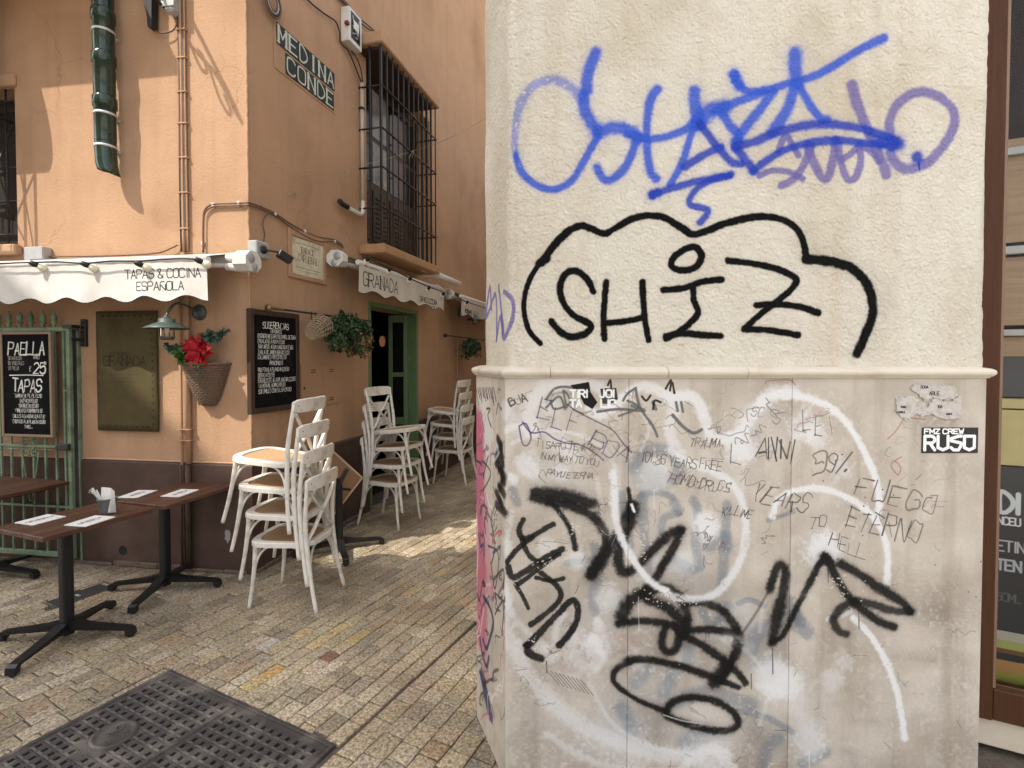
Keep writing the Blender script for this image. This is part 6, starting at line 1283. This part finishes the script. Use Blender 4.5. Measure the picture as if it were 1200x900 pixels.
# ornamental scroll bracket high on the front wall, above the picture (it throws the curled shadow beside the corner)
sb = thing('scroll_bracket', 'black wrought iron scroll bracket on the front wall above the cable bundle', 'bracket', FL.M)
zt_ = f(297, 145, 0)[1] + 1.20; xr = -.66
D = lambda d, z: (xr, -d, zt_ + z)
for nm, pts, r, fl in (('arm', [D(0, 0), D(.3, .01), D(.6, .005), D(.74, -.02)], .016, None), ('curved_bar', [D(0, -.24), D(.12, -.26), D(.30, -.15), D(.48, -.04), D(.70, -.03)], .013, None),
                    ('scroll', [D(.08, -.10), D(.18, -.20), D(.30, -.24), D(.37, -.17), D(.33, -.11), D(.28, -.14)], .012, None), ('scroll', [D(.40, -.10), D(.50, -.18), D(.60, -.16), D(.61, -.09), D(.55, -.08)], .011, None), ('scroll', [D(.06, -.22), D(.12, -.20), D(.14, -.14), D(.08, -.10)], .012, None)):
    mb = MB(); mb.tube(cat_rom(pts, 6), r, 7); mb.build(nm, BLACK, sb)
fbox(None, sb, 'back_plate', BLACK, xr - .03, xr + .03, zt_ - .26, zt_ + .06, .001, .012)
# ------------------------------------------------------------------ cross back chairs
def make_chair():
    t = thing('chair', '', 'chair'); S_ = 1.05
    sx, sy = .205 * S_, .205 * S_; SH = .475
    def outline(k, n=36):
        o = []
        for i in range(n):
            a = 2 * math.pi * i / n; c, s_ = math.cos(a), math.sin(a); e = .55
            x = math.copysign(abs(c) ** e, c) * .222 * S_; y = math.copysign(abs(s_) ** e, s_) * .215 * S_; y *= 1 + .10 * (x / .222); x += .012 if c > 0 else 0
            o.append((x * k, y * k))
        return o
    mb = MB(); a = outline(1); b_ = outline(.80); n = len(a); pr_ = [(a, SH - .034), (a, SH - .006), ([(x * .985, y * .985) for x, y in a], SH), (b_, SH), (b_, SH - .010)]; vs = []
    for o, z in pr_: vs += [(x, y, z) for x, y in o]
    vs += [(x, y, SH - .034) for x, y in b_]
    mb.add(vs, [(i * n + k, i * n + (k + 1) % n, (i + 1) * n + (k + 1) % n, (i + 1) * n + k) for i in range(5) for k in range(n)] + [(5 * n + k, 5 * n + (k + 1) % n, (k + 1) % n, k) for k in range(n)]); mb.build('seat_frame', WHITEP, t)
    mb = MB(); mb.prism([(x * .995, y * .995) for x, y in b_], SH - .020, SH - .007); mb.build('seat', CANE, t)
    for s_ in (-1, 1):
        mb = MB(); p = cat_rom([(.232, s_ * .205, 0), (.212, s_ * .196, .14), (.196, s_ * .190, .30), (.190, s_ * .186, SH - .034)], 4); mb.tube(p, [.0125 + .0045 * i / (len(p) - 1) for i in range(len(p))], 8); mb.build('leg', WHITEP, t)
        mb = MB(); p = cat_rom([(-.272, s_ * .215, 0), (-.228, s_ * .200, .20), (-.198, s_ * .194, .42), (-.188, s_ * .198, .60), (-.200, s_ * .206, .78), (-.212, s_ * .208, .905)], 4); mb.tube(p, [.0125 + (.004 if 4 < i < 14 else .002) for i in range(len(p))], 8); mb.build('leg', WHITEP, t)
        # bentwood arches under the seat, left and right
        mb = MB(); mb.tube(cat_rom([(.205, s_ * .188, .20), (.178, s_ * .183, .34), (.11, s_ * .178, .425), (0, s_ * .176, .436), (-.11, s_ * .176, .425), (-.180, s_ * .180, .34), (-.212, s_ * .186, .20)], 4), .0085, 7); mb.build('brace', WHITEP, t)
        # crossing back slats
        mb = MB(); p = cat_rom([(-.210, s_ * .180, .825), (-.214, s_ * .085, .72), (-.212 - .007 * s_, 0, .645), (-.202, -s_ * .10, .55), (-.192, -s_ * .182, .485)], 4); mb.tube(p, .016, 8, flat=(1.0, .38)); mb.build('cross_slat', WHITEP, t)
    for x, zz in ((.196, 1), (-.206, 1)):
        mb = MB(); mb.tube(cat_rom([(x + .012 * (1 if x > 0 else -1), -.186, .20), (x, -.165, .34), (x - .006 * (1 if x > 0 else -1), -.10, .425), (x - .006, 0, .436), (x - .006 * (1 if x > 0 else -1), .10, .425), (x, .165, .34), (x + .012 * (1 if x > 0 else -1), .186, .20)], 4), .0085, 7); mb.build('brace', WHITEP, t)
    mb = MB(); n = 12; vs = []
    for i in range(n + 1):
        y = -.228 + .456 * i / n; c = 1 - (y / .228) ** 2; xo = -.212 - .035 * c; zt_ = .925 + .010 * c; zb_ = .838 - .0 * c; e = .012 if i in (0, n) else 0
        vs += [(xo - .010, y, zb_ + e), (xo + .010, y, zb_ + e), (xo + .010, y, zt_ - e - .004), (xo + .004, y, zt_ - e), (xo - .004, y, zt_ - e), (xo - .010, y, zt_ - e - .004)]
    mb.add(vs, [(i * 6 + k, i * 6 + (k + 1) % 6, (i + 1) * 6 + (k + 1) % 6, (i + 1) * 6 + k) for i in range(n) for k in range(6)] + [tuple(range(6)), tuple(range(n * 6, n * 6 + 6))[::-1]]); o = mb.build('top_rail', WHITEP, t)
    for s_ in (-1, 1): mb = MB(); mb.lathe([(0, .004), (.006, .002), (.006, 0)], 8, M=T(-.2305, s_ * .19, .885) @ RY(R(-90))); mb.lathe([(0, .004), (.006, .002), (.006, 0)], 8, M=T(-.2075, s_ * .19, .885) @ RY(R(90))); mb.build('screw', BLACK, o)
    return t
chair0 = make_chair(); used = False
def stack(cx, cy, ang, n, dx, dz, labels, group):
    global used
    for k in range(n):
        o = chair0 if not used else copy_tree(chair0); used = True
        ang_k = ang + random.uniform(-.03, .03); ux, uy = math.cos(ang), math.sin(ang)
        o.matrix_world = T(cx + ux * dx * k, cy + uy * dx * k, dz * k) @ RZ(ang_k) @ RY(random.uniform(-.004, .004) - .038 * k); o['label'] = labels[k]; o['group'] = group
grp = 'white cross back chairs stacked along the alley wall'
a = ground(362, 717); b_ = ground(396, 683); c_ = ground(295, 716); d_ = ground(330, 684); cen = (a + b_ + c_ + d_) / 4
W4 = ['lowest chair of the stack nearest the viewer, beside the wooden tables', 'second chair from the ground in the stack nearest the viewer', 'third chair from the ground in the stack nearest the viewer', 'topmost chair of the stack nearest the viewer, its cane seat fully visible']
stack(cen.x, cen.y, R(173), 4, .064, .190, ['white bentwood ' + w_ for w_ in W4], grp)
a = ground(424, 619); b_ = ground(455, 600); c_ = ground(464, 623); d_ = ground(490, 607); cen = (a + b_ + c_ + d_) / 4
stack(cen.x, cen.y, R(-22), 4, .052, .182, ['white ' + w_ for w_ in ('lowest chair of the middle stack in front of the green door', 'second chair from the ground in the middle stack by the green door', 'third chair from the ground in the middle stack by the green door', 'topmost chair of the middle stack in front of the green door')], grp)
a = ground(510, 566); b_ = ground(524, 557); c_ = ground(542, 570.7); cen = (a + Vector((c_.x + .11, c_.y + .44, 0))) / 2
stack(cen.x, cen.y, R(163), 4, .052, .182, ['white ' + w_ for w_ in ('lowest chair of the farthest stack beside the graffiti pier', 'second chair from the ground in the farthest stack by the pier', 'third chair from the ground in the farthest stack by the pier', 'topmost chair of the farthest stack, beside the graffiti pier edge')], grp)

# ------------------------------------------------------------------ pedestal tables
TH = .735
def table(label, cx, cy, ang, L_, W_, base_ang=0, foot=None):
    t = thing('pedestal_table', label, 'table', T(cx, cy, 0) @ RZ(ang), None); np_ = 5; pw_ = W_ / np_
    for k in range(np_):
        x = -W_ / 2 + k * pw_; mb = MB(); mb.box(x + .0006, x + pw_ - .0006, -L_ / 2, L_ / 2, TH - .028, TH - random.uniform(0, .0006), bev=.0025); mb.build('plank', WOODT if k % 2 else WOODT2, t)
    mb = MB(); mb.box(-W_ / 2 + .06, W_ / 2 - .06, -L_ / 2 + .06, L_ / 2 - .06, TH - .045, TH - .029); mb.build('top_plate', BLACKP, t)
    q = Vector((0, 0, 0)) if foot is None else (t.matrix_world.inverted() @ foot)
    base(t, base_ang, off=(q.x, q.y)); return t
def base(t, ba, H=None, off=(0, 0)):
    H = H or TH - .045
    mb = MB(); mb.prism([(off[0] + .031 * math.copysign(abs(math.cos(a)) ** .4, math.cos(a)), off[1] + .031 * math.copysign(abs(math.sin(a)) ** .4, math.sin(a))) for a in [i * math.pi / 12 for i in range(24)]], .03, H - .001); mb.build('column', BLACKP, t)
    for k in range(4):
        a = ba + k * math.pi / 2; M_ = T(off[0], off[1], 0) @ RZ(a)
        prof_ = [(.0, .115, .035), (.05, .11, .034), (.14, .088, .030), (.30, .070, .027), (.375, .062, .026), (.395, .05, .026), (.40, .012, .026), (.36, .012, .024), (.355, .045, .024), (.28, .050, .024), (.10, .060, .028), (0, .062, .03)]
        vs = []; 
        for s_ in (-1, 1): vs += [(x, s_ * w_, z) for x, z, w_ in prof_]
        n = len(prof_); q = n - 1
        fs = [(i, (i + 1) % n, n + (i + 1) % n, n + i) for i in range(n)] + [(i, q - i, q - i - 1, i + 1) for i in range(n // 2 - 1)] + [(n + i + 1, n + q - i - 1, n + q - i, n + i) for i in range(n // 2 - 1)]
        mb = MB(); mb.add(vs, fs, M_); mb.lathe([(.016, 0), (.018, .011), (0, .013)], 10, M=M_ @ T(.378, 0, 0)); mb.build('foot', BLACKP, t)
T1 = table('walnut topped pedestal table nearest the viewer, holding the napkin bucket', -2.775, 3.25, -R(21), .62, .50, R(25), ground(79, 748))
T2 = table('walnut topped pedestal table with two menus, against the brown plinth', -2.525, 3.86, -R(15), .62, .46, R(20), ground(194, 690))
T3 = table('dark walnut pedestal table cut off by the left edge, before the green gate', -4.17, 4.07, -R(16), .55, .92, R(10))
# flip top table leaning folded against the wall behind the first stack
tb = ground(398, 645); t4 = thing('folded_table', 'black pedestal table with its square top tipped upright behind the nearest chair stack', 'table', T(tb.x, tb.y, 0) @ RZ(R(18)))
base(t4, R(8), .66)
mb = MB(); mb.box(-.02, .02, -.02, .02, -.09, .11, M=T(.02, -.06, .66) @ RY(R(28)), bev=.006); mb.tube([(-.1, -.05, .60), (.1, -.05, .56)], .012, 8); mb.build('tilt_lever', BLACKP, t4)
Mt = T(-.10, .06, .60) @ RZ(R(28)) @ RY(R(45)); mb = MB(); s4 = .255; mb.box(-s4, s4, -.0, .02, -s4, s4, M=Mt, bev=.002); mb.build('tabletop', BOARDB, t4)
mb = MB(); e = .016
for a_, b2, c2, d2 in ((-s4, s4, s4 - e, s4), (-s4, s4, -s4, -s4 + e), (-s4, -s4 + e, -s4 + e, s4 - e), (s4 - e, s4, -s4 + e, s4 - e)): mb.box(a_, b2, -.004, -.0005, c2, d2, M=Mt)
mb.build('edge_band', WOODL, t4)

# ------------------------------------------------------------------ on the tables
def mat_sheet(label, pxs, seed):
    P_ = [ground(px, py, TH) for px, py in pxs]; c = sum(P_, Vector()) / 4; ux = ((P_[1] - P_[0]) + (P_[2] - P_[3])).normalized(); L_ = (((P_[1] - P_[0]).length + (P_[2] - P_[3]).length) / 2); uy = Vector((-ux.y, ux.x, 0)); W_ = abs((P_[3] - P_[0]).dot(uy)) * .5 + abs((P_[2] - P_[1]).dot(uy)) * .5
    W_ = max(.15, min(W_, .24)); L_ = min(L_, .34); cv = Canvas(L_, W_, 1500); cv.text('GRANADA', L_ * .5, W_ * .42, W_ * .16, (.1, .1, .1), r=.0022, align='c', font='serif', wf=.7, ang=0); cv.stroke([(L_ * .3, W_ * .32), (L_ * .7, W_ * .32)], .0015, (.2, .2, .2)); cv.text('RESTAURANTE', L_ * .5, W_ * .62, W_ * .06, (.1, .1, .1), align='c')
    m = PAPER.copy(); overlay(m, paint_image(cv, 'menu_print')); mb = MB(); mb.box(-L_ / 2, L_ / 2, -W_ / 2, W_ / 2, 0, .006, bev=.0015)
    o = mb.build('menu', m, None, uvf=lambda x, y, z: (.5 + x / L_, .5 + y / W_)); o.matrix_world = Matrix(((ux.x, uy.x, 0, c.x), (ux.y, uy.y, 0, c.y), (0, 0, 1, TH + .0008), (0, 0, 0, 1))); props(o, label, 'menu', 'menus laid on the wooden tables')
mat_sheet('white printed menu at the left edge of the nearest table', ((15, 614), (54, 604), (80, 605.5), (40, 616)), 1)
mat_sheet('white printed menu in front of the napkin bucket on the nearest table', ((72.5, 617), (110, 605.5), (137, 606), (102, 617.5)), 2)
mat_sheet('white printed menu just behind the napkin bucket on the farther table', ((138, 584), (162.5, 575), (184, 575.5), (160, 584)), 3)
mat_sheet('white printed menu nearest the stacked chairs on the farther table', ((188, 582.5), (212, 574), (234, 574.5), (210, 583)), 4)
bc = ground(126, 601, TH); bz = TH + .001
bu_ = thing('tin_bucket', 'small grey tin bucket on the table joint holding napkins and cutlery', 'bucket', T(bc.x, bc.y, bz))
mb = MB(); mb.lathe([(0, 0), (.040, 0), (.041, .004), (.054, .092), (.057, .094), (.057, .098), (.052, .098), (.050, .092), (.038, .006), (0, .005)], 28); mb.build('bucket', TIN, bu_)
nk = thing('napkins', 'folded white paper napkins standing in the tin bucket', 'napkins', T(bc.x + .005, bc.y, bz) @ RZ(R(-25)))
for k in range(5): mb = MB(); mb.box(-.055, .055, 0, .0035, .006, .165 - .003 * k, M=T(0, -.02 + k * .0085, .002) @ RX(R(-5 + k * 2.5)) @ RY(R(2 * k - 3)), bev=.0008); mb.build('napkin', PAPER, nk)
cu = thing('wrapped_cutlery', 'clear wrapped white plastic cutlery leaning out of the tin bucket', 'cutlery', T(bc.x, bc.y, bz))
for k in range(5):
    a = -2.7 + k * .22; mb = MB(); tip = (.085 * math.cos(a) - .01, .05 * math.sin(a), .15 + .012 * (k % 3)); mb.tube([(-.012, 0.0, .02), (tip[0] * .6, tip[1] * .6, .10), tip, (tip[0] - .012, tip[1], tip[2] - .012)], .004, 6, flat=(1.6, .6)); mb.build('fork', PAPER, cu)
